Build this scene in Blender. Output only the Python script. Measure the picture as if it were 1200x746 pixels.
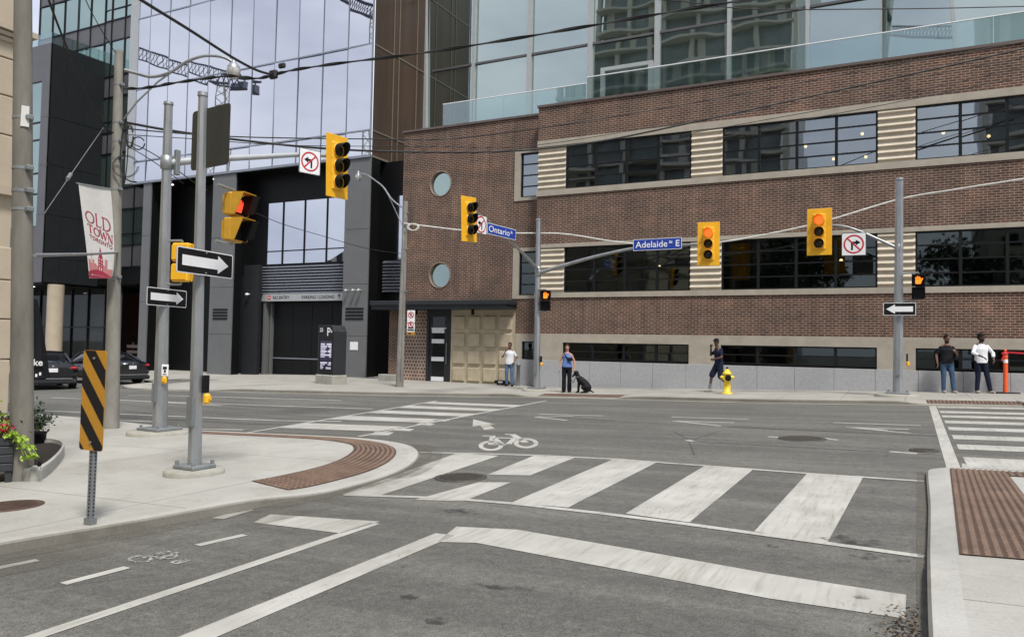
import bpy, math, random
from mathutils import Vector, Matrix
random.seed(7)
R = math.radians
S = bpy.context.scene
for o in list(bpy.data.objects): bpy.data.objects.remove(o)
COL = S.collection
# ------------------------------------------------------------------ camera
F, YAW, PITCH, ROLL = 904.55, -0.47164, 0.0364, 0.01952      # focal length in photo pixels, angles in radians
CAM = Vector((0, 0, 1.5))
cy, sy, cp, sp = math.cos(YAW), math.sin(YAW), math.cos(PITCH), math.sin(PITCH)
fw = Vector((sy*cp, cy*cp, sp)); r0 = Vector((cy, -sy, 0)); u0 = r0.cross(fw)
rt = math.cos(ROLL)*r0 + math.sin(ROLL)*u0
up = -math.sin(ROLL)*r0 + math.cos(ROLL)*u0
cd = bpy.data.cameras.new('camera'); cam = bpy.data.objects.new('camera', cd); COL.objects.link(cam)
cd.lens = F*36/1200; cd.sensor_width = 36; cd.sensor_fit = 'HORIZONTAL'; cd.clip_start = 0.05; cd.clip_end = 3000
m = Matrix((rt, up, -fw)).transposed().to_4x4(); m.translation = CAM
cam.matrix_world = m; S.camera = cam
# ------------------------------------------------------------------ sky: overcast daylight
SUN_EL, SUN_AZ = 58, 130
W = bpy.data.worlds.new('World'); S.world = W; W.use_nodes = True
nt = W.node_tree; nt.nodes.clear()
out = nt.nodes.new('ShaderNodeOutputWorld'); bg = nt.nodes.new('ShaderNodeBackground')
sky = nt.nodes.new('ShaderNodeTexSky'); sky.sky_type = 'NISHITA'; sky.sun_disc = False
sky.sun_elevation = R(SUN_EL); sky.sun_rotation = R(SUN_AZ); sky.dust_density = 3; sky.air_density = 1.3
tc = nt.nodes.new('ShaderNodeTexCoord'); nz = nt.nodes.new('ShaderNodeTexNoise'); nz.inputs['Scale'].default_value = 2.6
nz.inputs['Detail'].default_value = 5; nz.inputs['Roughness'].default_value = .55
mp = nt.nodes.new('ShaderNodeMapping'); mp.inputs['Scale'].default_value = (1, 1, 2.4)
nt.links.new(tc.outputs['Generated'], mp.inputs[0]); nt.links.new(mp.outputs[0], nz.inputs['Vector'])
cr = nt.nodes.new('ShaderNodeValToRGB'); cr.color_ramp.elements[0].position = .35; cr.color_ramp.elements[1].position = .68
cr.color_ramp.elements[0].color = (7.2, 7.7, 9.6, 1); cr.color_ramp.elements[1].color = (12.6, 12.9, 14.2, 1)
nt.links.new(nz.outputs['Fac'], cr.inputs[0])
mx = nt.nodes.new('ShaderNodeMix'); mx.data_type = 'RGBA'; mx.inputs[0].default_value = .86
nt.links.new(sky.outputs[0], mx.inputs[6]); nt.links.new(cr.outputs[0], mx.inputs[7])
nt.links.new(mx.outputs[2], bg.inputs[0]); bg.inputs[1].default_value = .057
nt.links.new(bg.outputs[0], out.inputs[0])
sd = bpy.data.lights.new('sun', 'SUN'); sd.energy = 2.5; sd.angle = R(11); sd.color = (1, .96, .9)
so = bpy.data.objects.new('sun', sd); COL.objects.link(so)
sdir = Vector((math.sin(R(SUN_AZ))*math.cos(R(SUN_EL)), math.cos(R(SUN_AZ))*math.cos(R(SUN_EL)), math.sin(R(SUN_EL))))
so.rotation_euler = sdir.to_track_quat('Z', 'Y').to_euler()
S.view_settings.view_transform = 'Standard'; S.view_settings.look = 'None'
S.view_settings.exposure = 0.72; S.view_settings.gamma = 1
S.render.engine = 'CYCLES'
S.cycles.max_bounces = 6; S.cycles.transparent_max_bounces = 12

# ------------------------------------------------------------------ measuring helpers (survey of the place)
def gx(x):
    if x > 20: return .6
    if x > -13: return .03*x
    if x > -21: return -.39
    if x > -31: return -.39+.02*(x+21)
    return -.59
def gz(x, y): return gx(x) + .0121*max(-30, min(60, y))
ROAD = -.1
def ray(x, y): return (rt*(x-600) - up*(y-373) + fw*F)/F
def gp(x, y, dz=0.0):                       # ground point seen at a photo pixel
    d = ray(x, y); lo, hi = .5, 300
    for _ in range(50):
        t = (lo+hi)/2
        if CAM.z + d.z*t - gz(d.x*t, d.y*t) - dz > 0: lo = t
        else: hi = t
    return Vector((d.x*t, d.y*t, gz(d.x*t, d.y*t)+dz))
def wy(x, y, Y): d = ray(x, y); return CAM + d*(Y/d.y)
def wx(x, y, X): d = ray(x, y); return CAM + d*(X/d.x)
def dp(x, y, D): return CAM + ray(x, y)*D
def vp(x, y, pt, az):                       # point on the vertical plane through pt running along azimuth az
    n = Vector((math.cos(R(az)), -math.sin(R(az)), 0)); d = ray(x, y)
    return CAM + d*((pt-CAM).dot(n)/d.dot(n))

# ------------------------------------------------------------------ materials
def new_mat(name):
    m = bpy.data.materials.new(name); m.use_nodes = True
    return m, m.node_tree, m.node_tree.nodes['Principled BSDF']
def mat(name, col, rough=.6, metal=0, vary=.15, scale=6, bump=0, bscale=40, emit=0, spec=.5, stretch=(1,1,1), col2=None, thr=None):
    m, t, b = new_mat(name); N = t.nodes; L = t.links
    b.inputs['Roughness'].default_value = rough; b.inputs['Metallic'].default_value = metal
    b.inputs['Specular IOR Level'].default_value = spec
    c = (*col, 1)
    if emit:
        b.inputs['Base Color'].default_value = c
        b.inputs['Emission Color'].default_value = c; b.inputs['Emission Strength'].default_value = emit
        return m
    tcn = N.new('ShaderNodeTexCoord'); mpn = N.new('ShaderNodeMapping'); mpn.inputs['Scale'].default_value = stretch
    L.new(tcn.outputs['Object'], mpn.inputs[0])
    n = N.new('ShaderNodeTexNoise'); n.inputs['Scale'].default_value = scale; n.inputs['Detail'].default_value = 6
    n.inputs['Roughness'].default_value = .65
    L.new(mpn.outputs[0], n.inputs['Vector'])
    rp = N.new('ShaderNodeValToRGB'); rp.color_ramp.elements[0].position = .3; rp.color_ramp.elements[1].position = .7
    if thr: rp.color_ramp.elements[0].position, rp.color_ramp.elements[1].position = thr
    d2 = col2 if col2 else tuple(v*(1-vary) for v in col); d1 = col if col2 else tuple(min(1, v*(1+vary)) for v in col)
    rp.color_ramp.elements[0].color = (*d2, 1); rp.color_ramp.elements[1].color = (*d1, 1)
    L.new(n.outputs['Fac'], rp.inputs[0]); L.new(rp.outputs[0], b.inputs['Base Color'])
    if bump:
        n2 = N.new('ShaderNodeTexNoise'); n2.inputs['Scale'].default_value = bscale; n2.inputs['Detail'].default_value = 4
        L.new(tcn.outputs['Object'], n2.inputs['Vector'])
        bp = N.new('ShaderNodeBump'); bp.inputs['Strength'].default_value = bump; bp.inputs['Distance'].default_value = .01
        L.new(n2.outputs['Fac'], bp.inputs['Height']); L.new(bp.outputs[0], b.inputs['Normal'])
    return m
def mul(t, a, b_, fac=1.0, mode='MULTIPLY'):
    x = t.nodes.new('ShaderNodeMix'); x.data_type = 'RGBA'; x.blend_type = mode
    if hasattr(fac, 'links'): t.links.new(fac, x.inputs[0])
    else: x.inputs[0].default_value = fac
    for i, v in ((6, a), (7, b_)):
        if hasattr(v, 'links'): t.links.new(v, x.inputs[i])
        else: x.inputs[i].default_value = (*v, 1)
    return x.outputs[2]
def noise(t, vec, scale, lo, hi, c0=(0,0,0), c1=(1,1,1), detail=6, rough=.6):
    n = t.nodes.new('ShaderNodeTexNoise'); n.inputs['Scale'].default_value = scale; n.inputs['Detail'].default_value = detail
    n.inputs['Roughness'].default_value = rough
    if vec is not None: t.links.new(vec, n.inputs['Vector'])
    r = t.nodes.new('ShaderNodeValToRGB'); r.color_ramp.elements[0].position = lo; r.color_ramp.elements[1].position = hi
    r.color_ramp.elements[0].color = (*c0, 1); r.color_ramp.elements[1].color = (*c1, 1)
    t.links.new(n.outputs['Fac'], r.inputs[0]); return r.outputs[0]
def objvec(t, scale=(1,1,1)):
    c = t.nodes.new('ShaderNodeTexCoord'); mpn = t.nodes.new('ShaderNodeMapping'); mpn.inputs['Scale'].default_value = scale
    t.links.new(c.outputs['Object'], mpn.inputs[0]); return mpn.outputs[0]
def brick_mat(name, c1, c2, mortar, bw=.23, rh=.0775, ms=.010, grow=True):
    m, t, b = new_mat(name); N = t.nodes; L = t.links
    b.inputs['Roughness'].default_value = .85; b.inputs['Specular IOR Level'].default_value = .2
    c = N.new('ShaderNodeTexCoord'); s = N.new('ShaderNodeSeparateXYZ'); L.new(c.outputs['Object'], s.inputs[0])
    ad = N.new('ShaderNodeMath'); ad.operation = 'ADD'; L.new(s.outputs[0], ad.inputs[0]); L.new(s.outputs[1], ad.inputs[1])
    cb = N.new('ShaderNodeCombineXYZ'); L.new(ad.outputs[0], cb.inputs[0]); L.new(s.outputs[2], cb.inputs[1])
    br = N.new('ShaderNodeTexBrick'); L.new(cb.outputs[0], br.inputs['Vector'])
    br.inputs['Scale'].default_value = 1; br.inputs['Brick Width'].default_value = bw; br.inputs['Row Height'].default_value = rh
    br.inputs['Mortar Size'].default_value = ms; br.inputs['Mortar Smooth'].default_value = .15; br.inputs['Bias'].default_value = -.1
    br.inputs['Color1'].default_value = (*c1, 1); br.inputs['Color2'].default_value = (*c2, 1); br.inputs['Mortar'].default_value = (*mortar, 1)
    v = objvec(t)
    big = mul(t, noise(t, v, .9, .35, .7, (.80,.80,.82), (1.16,1.10,1.06)), noise(t, objvec(t, (.35,.35,1.6)), 1.0, .45, .7, (1,1,1), (1.28,1.16,1.12), 3))
    st = mul(t, noise(t, objvec(t, (3, 3, .35)), 1.3, .48, .75, (1,1,1), (1.32,1.32,1.34)), noise(t, objvec(t, (2.2, 2.2, .25)), 1.9, .5, .72, (1,1,1), (.72,.72,.73)))
    fine = noise(t, v, 30, .3, .7, (.85,.85,.85), (1.15,1.15,1.15), 3)
    col = mul(t, mul(t, mul(t, br.outputs['Color'], big), fine), st)
    L.new(col, b.inputs['Base Color'])
    bp = N.new('ShaderNodeBump'); bp.inputs['Strength'].default_value = .5; bp.inputs['Distance'].default_value = .008; bp.invert = True
    L.new(br.outputs['Fac'], bp.inputs['Height']); L.new(bp.outputs[0], b.inputs['Normal'])
    return m
def glass_mat(name, tint, fac, body, rough=.02, wave=.0, transparent=False, edge=.35):
    m = bpy.data.materials.new(name); m.use_nodes = True; t = m.node_tree; t.nodes.clear(); N = t.nodes; L = t.links
    o = N.new('ShaderNodeOutputMaterial'); g = N.new('ShaderNodeBsdfGlossy'); g.inputs['Color'].default_value = (*tint, 1); g.inputs['Roughness'].default_value = rough
    if transparent: d = N.new('ShaderNodeBsdfTransparent'); d.inputs[0].default_value = (*body, 1)
    else: d = N.new('ShaderNodeBsdfDiffuse'); d.inputs[0].default_value = (*body, 1)
    ms = N.new('ShaderNodeMixShader'); lw = N.new('ShaderNodeLayerWeight'); lw.inputs['Blend'].default_value = .25
    mr = N.new('ShaderNodeMapRange'); mr.inputs['To Min'].default_value = fac; mr.inputs['To Max'].default_value = min(1, fac+edge)
    L.new(lw.outputs['Facing'], mr.inputs[0]); L.new(mr.outputs[0], ms.inputs[0]); L.new(d.outputs[0], ms.inputs[1]); L.new(g.outputs[0], ms.inputs[2])
    if wave:
        v = objvec(t); n = N.new('ShaderNodeTexNoise'); n.inputs['Scale'].default_value = .55; n.inputs['Detail'].default_value = 1
        L.new(v, n.inputs['Vector']); bp = N.new('ShaderNodeBump'); bp.inputs['Strength'].default_value = wave; bp.inputs['Distance'].default_value = .02
        L.new(n.outputs['Fac'], bp.inputs['Height']); L.new(bp.outputs[0], g.inputs['Normal'])
    L.new(ms.outputs[0], o.inputs[0]); return m

def asphalt_mat():
    m, t, b = new_mat('asphalt'); v = objvec(t)
    b.inputs['Roughness'].default_value = .88; b.inputs['Specular IOR Level'].default_value = .25
    base = noise(t, v, .35, .3, .7, (.112,.110,.102), (.142,.140,.130))
    patch = noise(t, objvec(t, (.18, 1.6, 1)), 1.2, .42, .66, (.84,.84,.84), (1.15,1.15,1.14))
    fine = noise(t, v, 95, .36, .66, (.52,.52,.52), (1.55,1.54,1.5), 4, .85)
    med = mul(t, noise(t, v, 9, .3, .7, (.85,.85,.85), (1.14,1.14,1.13)), noise(t, v, 26, .3, .7, (.84,.84,.84), (1.16,1.16,1.15), 3))
    spot = noise(t, v, 3.1, .68, .74, (1,1,1), (.72,.72,.73), 3)
    col = mul(t, mul(t, mul(t, mul(t, base, patch), fine), med), spot)
    # pale aggregate worn smooth
    vor = t.nodes.new('ShaderNodeTexVoronoi'); vor.inputs['Scale'].default_value = 42; t.links.new(v, vor.inputs['Vector'])
    rp = t.nodes.new('ShaderNodeValToRGB'); rp.color_ramp.elements[0].position = .05; rp.color_ramp.elements[1].position = .14
    rp.color_ramp.elements[0].color = (1.45,1.43,1.38,1); rp.color_ramp.elements[1].color = (1,1,1,1)
    t.links.new(vor.outputs['Distance'], rp.inputs[0])
    col = mul(t, col, rp.outputs[0])
    # sealed hairline cracks
    vc = t.nodes.new('ShaderNodeTexVoronoi'); vc.feature = 'DISTANCE_TO_EDGE'; vc.inputs['Scale'].default_value = .22
    wv = mul(t, objvec(t), noise(t, v, 1.4, .2, .8), .22, 'ADD'); t.links.new(wv, vc.inputs['Vector'])
    r2 = t.nodes.new('ShaderNodeValToRGB'); r2.color_ramp.elements[0].position = .0015; r2.color_ramp.elements[1].position = .0045
    r2.color_ramp.elements[0].color = (.6,.6,.6,1); r2.color_ramp.elements[1].color = (1,1,1,1)
    t.links.new(vc.outputs['Distance'], r2.inputs[0])
    msk = noise(t, v, .5, .5, .56)
    col = mul(t, col, r2.outputs[0], mul(t, msk, (.55,.55,.55)))
    t.links.new(col, b.inputs['Base Color'])
    n2 = t.nodes.new('ShaderNodeTexNoise'); n2.inputs['Scale'].default_value = 130; n2.inputs['Detail'].default_value = 3; t.links.new(v, n2.inputs['Vector'])
    bp = t.nodes.new('ShaderNodeBump'); bp.inputs['Strength'].default_value = .5; bp.inputs['Distance'].default_value = .006
    t.links.new(n2.outputs['Fac'], bp.inputs['Height']); t.links.new(bp.outputs[0], b.inputs['Normal'])
    return m
def concrete_mat(name, c, joint=None, dirt=.8, off=(0,0,0)):
    m, t, b = new_mat(name); v = objvec(t)
    b.inputs['Roughness'].default_value = .85; b.inputs['Specular IOR Level'].default_value = .3
    base = noise(t, v, .8, .3, .7, tuple(x*.88 for x in c), tuple(x*1.07 for x in c))
    broom = noise(t, objvec(t, (1, 14, 1)), 6, .3, .7, (.95,.95,.95), (1.05,1.05,1.05))
    fine = noise(t, v, 60, .3, .7, (.90,.90,.89), (1.09,1.09,1.09), 4)
    stain = mul(t, noise(t, v, 2.3, .5, .74, (1,1,1), (dirt,dirt*.99,dirt*.97), 7, .7), noise(t, v, .45, .45, .7, (1,1,1), (.88,.87,.84), 4))
    spots = noise(t, v, 14, .74, .78, (1,1,1), (.62,.61,.6), 2)
    col = mul(t, mul(t, mul(t, mul(t, base, broom), fine), stain), spots)
    if joint:
        br = t.nodes.new('ShaderNodeTexBrick'); br.offset = 0
        mpn = t.nodes.new('ShaderNodeMapping'); mpn.inputs['Location'].default_value = off
        c2 = t.nodes.new('ShaderNodeTexCoord'); t.links.new(c2.outputs['Object'], mpn.inputs[0]); t.links.new(mpn.outputs[0], br.inputs['Vector'])
        br.inputs['Scale'].default_value = 1; br.inputs['Brick Width'].default_value = joint[0]; br.inputs['Row Height'].default_value = joint[1]
        br.inputs['Mortar Size'].default_value = .009; br.inputs['Color1'].default_value = (1,1,1,1); br.inputs['Color2'].default_value = (.95,.95,.94,1)
        br.inputs['Mortar'].default_value = (.55,.54,.52,1)
        col = mul(t, col, br.outputs['Color'])
    t.links.new(col, b.inputs['Base Color'])
    n2 = t.nodes.new('ShaderNodeTexNoise'); n2.inputs['Scale'].default_value = 70; t.links.new(v, n2.inputs['Vector'])
    bp = t.nodes.new('ShaderNodeBump'); bp.inputs['Strength'].default_value = .25; bp.inputs['Distance'].default_value = .004
    t.links.new(n2.outputs['Fac'], bp.inputs['Height']); t.links.new(bp.outputs[0], b.inputs['Normal'])
    return m
def paint_mat(name, worn, k0=.36, k1=.5):
    m, t, b = new_mat(name); v = objvec(t)
    b.inputs['Roughness'].default_value = .7
    wht = noise(t, v, 1.6, .3, .7, (.34,.335,.30), (.47,.465,.425))
    streak = noise(t, objvec(t, (9, .7, 1)), 2.5, .5, .72, (1,1,1), (.72,.71,.69))
    tyre = noise(t, objvec(t, (1.2, .25, 1)), 1.3, .55, .7, (1,1,1), (.78,.77,.75))
    col = mul(t, mul(t, wht, streak), tyre)
    w1 = noise(t, objvec(t, (1, .35, 1)), 46, worn, worn+.05, (1,1,1), (0,0,0), 4, .7)
    w2 = noise(t, v, 1.1, k0, k1)
    f = mul(t, w1, w2, 1.0, 'SCREEN')
    col = mul(t, (.12,.118,.114), col, f, 'MIX')
    t.links.new(col, b.inputs['Base Color']); return m
def tactile_mat(nm, c0, c1):
    m, t, b = new_mat(nm); v = objvec(t)
    b.inputs['Roughness'].default_value = .75; b.inputs['Metallic'].default_value = .1
    col = noise(t, v, 3, .3, .7, c0, c1); f = noise(t, v, 30, .3, .7, (.8,.8,.8), (1.2,1.15,1.1))
    t.links.new(mul(t, col, f), b.inputs['Base Color']); return m

M = {}
M['asphalt'] = asphalt_mat()
M['walk'] = concrete_mat('pale_concrete', (.385,.378,.350), (3.1, 3.1), .82, (.6,.9,0))
M['walk2'] = concrete_mat('far_concrete', (.355,.345,.315), (1.6, 1.9), .8)
M['curb'] = concrete_mat('curb_concrete', (.41,.405,.38), None, .84)
M['farkerb'] = concrete_mat('far_kerb_concrete', (.30,.285,.24), None, .7)
M['kerbface'] = concrete_mat('shade_toned_kerb_face', (.22,.21,.18), None, .7)  # stained concrete, base darkened to paint in the shade on upright faces
M['gutter'] = concrete_mat('gutter_concrete', (.24,.23,.20), None, .75)
M['stonec'] = concrete_mat('footing_concrete', (.36,.35,.31), None, .7)
M['paint'] = paint_mat('road_paint', .60); M['paint_worn'] = paint_mat('worn_road_paint', .55, .26, .38)
M['tactile'] = tactile_mat('rusty_cast_iron', (.055,.034,.024), (.105,.066,.048)); M['tactile_dome'] = tactile_mat('pale_iron_dome', (.135,.088,.064), (.21,.145,.108)); M['paint_faint'] = paint_mat('faint_road_paint', .47, .7, .9)  # domes get a lighter tone than the plate between them
M['brick'] = brick_mat('red_brown_brick', (.114,.064,.050), (.056,.035,.029), (.26,.21,.162), ms=.0125)
M['tile'] = brick_mat('brown_tile_screen', (.14,.085,.065), (.11,.07,.055), (.33,.28,.23), .15, .15, .028)
M['rim'] = mat('weathered_stone_rim', (.20,.15,.115), .85, vary=.2)
M['ribstone'] = mat('pale_ribbed_stone', (.52,.46,.36), .85, vary=.12, scale=2, bump=.2)
M['stone'] = mat('limestone', (.355,.32,.26), .85, vary=.14, scale=2, bump=.2)
M['granite'] = mat('grey_granite', (.36,.365,.37), .6, vary=.16, scale=22)
M['panelstone'] = mat('moulded_stone', (.43,.37,.26), .85, vary=.18, scale=2.2, bump=.2)
M['frame'] = mat('black_window_frame', (.012,.013,.014), .35, 0, .1, spec=.2)
M['cope'] = mat('brown_metal_coping', (.11,.085,.075), .5, 0, .15)
M['dark'] = mat('charcoal_panel', (.018,.0205,.023), .5, 0, .12, 1.5, spec=.2)
M['darker'] = mat('black_panel', (.006,.0065,.007), .45, 0, .1, 1.5, spec=.2)
M['grey'] = mat('grey_metal_panel', (.14,.144,.146), .5, .1, .08, 1.2)
M['lgrey'] = mat('light_grey_metal', (.42,.44,.44), .4, .3, .08)
M['mull'] = mat('aluminium_mullion', (.26,.28,.32), .35, .5, .1)
M['brown'] = mat('brown_glazed_side', (.055,.032,.020), .28, 0, .35, .8, stretch=(1,1.5,.12))
M['brownline'] = mat('bronze_line', (.20,.17,.13), .5, .3, .1)
M['wood'] = mat('cedar_cladding', (.16,.055,.028), .6, 0, .2, 2)
M['mirror'] = glass_mat('mirror_glass', (.90,.93,1.0), .62, (.02,.02,.03), .01, .14, edge=.15)
M['mirror_low'] = glass_mat('lobby_mirror_glass', (.86,.91,1.0), .58, (.02,.02,.03), .01, .1, edge=.2)
M['winglass'] = glass_mat('window_glass', (.86,.95,.98), .30, (.42,.45,.45), .015, .25, True, .45)
M['darkglass'] = glass_mat('dark_window_glass', (.75,.88,.86), .09, (.45,.48,.48), .02, .12, True, .12)
M['teal'] = glass_mat('pale_teal_glass', (.68,.86,.81), .40, (.05,.07,.065), .02, .15)
M['greenglass'] = glass_mat('green_curtain_glass', (.74,.85,.80), .52, (.03,.042,.038), .015, .15)
M['railglass'] = glass_mat('balustrade_glass', (.86,.95,.95), .14, (.74,.82,.81), .02, .05, True, .3)
M['lobbyglass'] = glass_mat('lobby_glass', (.7,.75,.75), .05, (.020,.021,.021), .03, edge=.08)
M['carglass'] = glass_mat('car_glass', (.8,.85,.9), .2, (.01,.01,.012), .02, edge=.35)
M['spandrel'] = mat('grey_spandrel', (.10,.10,.105), .35, 0, .12, 1)
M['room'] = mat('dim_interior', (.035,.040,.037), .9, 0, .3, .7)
M['steel'] = mat('galvanised_steel', (.33,.345,.35), .42, .6, .22, 5, stretch=(1,1,.25))
M['steel_dull'] = mat('dull_galvanised_steel', (.21,.225,.23), .55, .3, .2, 4, stretch=(1,1,.3))
M['pole_conc'] = mat('spun_concrete', (.245,.235,.205), .85, 0, .28, 5, .3, 60, stretch=(1,1,.3))
M['dpole_conc'] = mat('stained_spun_concrete', (.165,.155,.13), .85, 0, .34, 3.5, .3, 60, stretch=(1,1,.22))
M['sigyellow'] = mat('signal_yellow', (.80,.42,.015), .45, 0, .07)
M['dullyellow'] = mat('dull_signal_yellow', (.50,.27,.02), .5, 0, .12)
M['black'] = mat('matte_black', (.008,.008,.008), .55, 0, .1, spec=.2)
M['rubber'] = mat('black_rubber', (.012,.012,.012), .75, 0, .2)
M['lensoff'] = mat('unlit_lens', (.02,.016,.012), .2, 0, .3)
M['redlit'] = mat('lit_red_lens', (1,.085,.012), emit=1.5)
M['handlit'] = mat('lit_orange_hand', (1,.20,.015), emit=1.1)
M['handred'] = mat('lit_red_hand', (1,.07,.03), emit=.8)
M['white'] = mat('white_sheeting', (.78,.79,.80), .5, 0, .05)
M['signred'] = mat('sign_red', (.50,.02,.03), .5, 0, .08)
M['signblack'] = mat('sign_black', (.010,.010,.011), .45, 0, .1, spec=.2)
M['signback'] = mat('sign_back_olive', (.035,.036,.028), .6, 0, .1)
M['blue'] = mat('street_sign_blue', (.015,.05,.33), .4, 0, .08)
M['amber'] = mat('marker_amber', (.46,.22,.014), .45, 0, .1, 40)
M['wire'] = mat('cable_black', (.012,.012,.012), .6, 0, .1)
M['wirewhite'] = mat('span_cable_white', (.60,.60,.56), .6, 0, .15)
M['lampglass'] = mat('lamp_refractor', (.50,.51,.48), .15, .3, .1)
M['hydrant'] = mat('hydrant_yellow', (.78,.56,.03), .4, 0, .1)
M['orange'] = mat('delineator_orange', (.85,.12,.025), .45, 0, .08)
M['banner'] = mat('banner_fabric', (.62,.61,.58), .85, 0, .05)
M['crimson'] = mat('banner_crimson', (.34,.028,.06), .8, 0, .06)
M['rose'] = mat('banner_rose', (.50,.20,.19), .8, 0, .06)
M['carblack'] = mat('car_paint_black', (.006,.006,.008), .12, 0, .05, spec=.7)
M['carblue'] = mat('car_paint_midnight', (.008,.009,.013), .12, 0, .05, spec=.7)
M['taillight'] = mat('tail_light_red', (.42,.015,.02), .15, 0, .1)
M['chrome'] = mat('brushed_chrome', (.6,.6,.6), .2, .9, .05)
M['screen'] = mat('lit_screen', (.03,.025,.05), .2, 0, .05)
M['screentext'] = mat('screen_text', (.62,.60,.75), emit=.3)
M['soil'] = mat('dark_soil', (.018,.013,.010), .95, 0, .4, 20)
M['leafdark'] = mat('dark_foliage', (.025,.045,.018), .6, 0, .4, 8)
M['leaflime'] = mat('lime_leaf', (.26,.38,.04), .55, 0, .25, 20)
M['petal'] = mat('red_petal', (.42,.01,.035), .6, 0, .25, 30)
M['planter'] = mat('charcoal_planter_wood', (.030,.034,.038), .6, 0, .2, 6)
M['beige'] = mat('beige_masonry', (.42,.36,.27), .85, 0, .1, 1.5, .15)
M['condo'] = mat('condo_concrete', (.42,.40,.34), .8, 0, .1, .4)
M['condodark'] = mat('condo_window_wall', (.13,.145,.14), .3, 0, .3, .6)
M['bark'] = mat('tree_bark', (.06,.045,.035), .9, 0, .3, 10)
M['crane'] = mat('crane_steel', (.10,.11,.14), .6, .2, .2)
M['bulb'] = mat('pendant_bulb', (1,.72,.35), emit=2)
M['bulbw'] = mat('soffit_lamp', (1,.96,.88), emit=5)
M['skin1'] = mat('light_skin', (.46,.25,.17), .55, 0, .08); M['skin2'] = mat('brown_skin', (.16,.075,.045), .55, 0, .08); M['skin3'] = mat('dark_skin', (.075,.038,.025), .5, 0, .08)
M['hair'] = mat('dark_hair', (.012,.009,.007), .6, 0, .2, spec=.2); M['hairb'] = mat('brown_hair', (.045,.022,.012), .6, 0, .2, spec=.2)
M['whitecloth'] = mat('white_cotton', (.72,.73,.76), .85, 0, .05, spec=.2, bump=1.0, bscale=11); M['bluejean'] = mat('blue_denim', (.10,.16,.26), .85, 0, .3, 9, spec=.2, bump=1.0, bscale=11)
M['darkjean'] = mat('dark_denim', (.045,.085,.15), .85, 0, .35, 8, spec=.2, bump=1.0, bscale=11); M['navy'] = mat('navy_cotton', (.012,.016,.035), .85, 0, .15, spec=.2, bump=1.0, bscale=11)
M['blackcloth'] = mat('black_cotton', (.010,.011,.013), .85, 0, .15, spec=.2, bump=1.0, bscale=11); M['bluetop'] = mat('blue_tank_top', (.12,.20,.44), .85, 0, .12, spec=.2, bump=1.0, bscale=11)
M['shoe'] = mat('grey_shoe', (.33,.30,.26), .7, 0, .1); M['fur'] = mat('black_fur', (.008,.008,.009), .6, 0, .3, 20, spec=.2)
M['iron'] = mat('worn_cast_iron', (.075,.068,.058), .6, .3, .25, 12)
M['kiosk'] = mat('kiosk_charcoal', (.03,.033,.036), .4, 0, .1, spec=.2)

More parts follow.
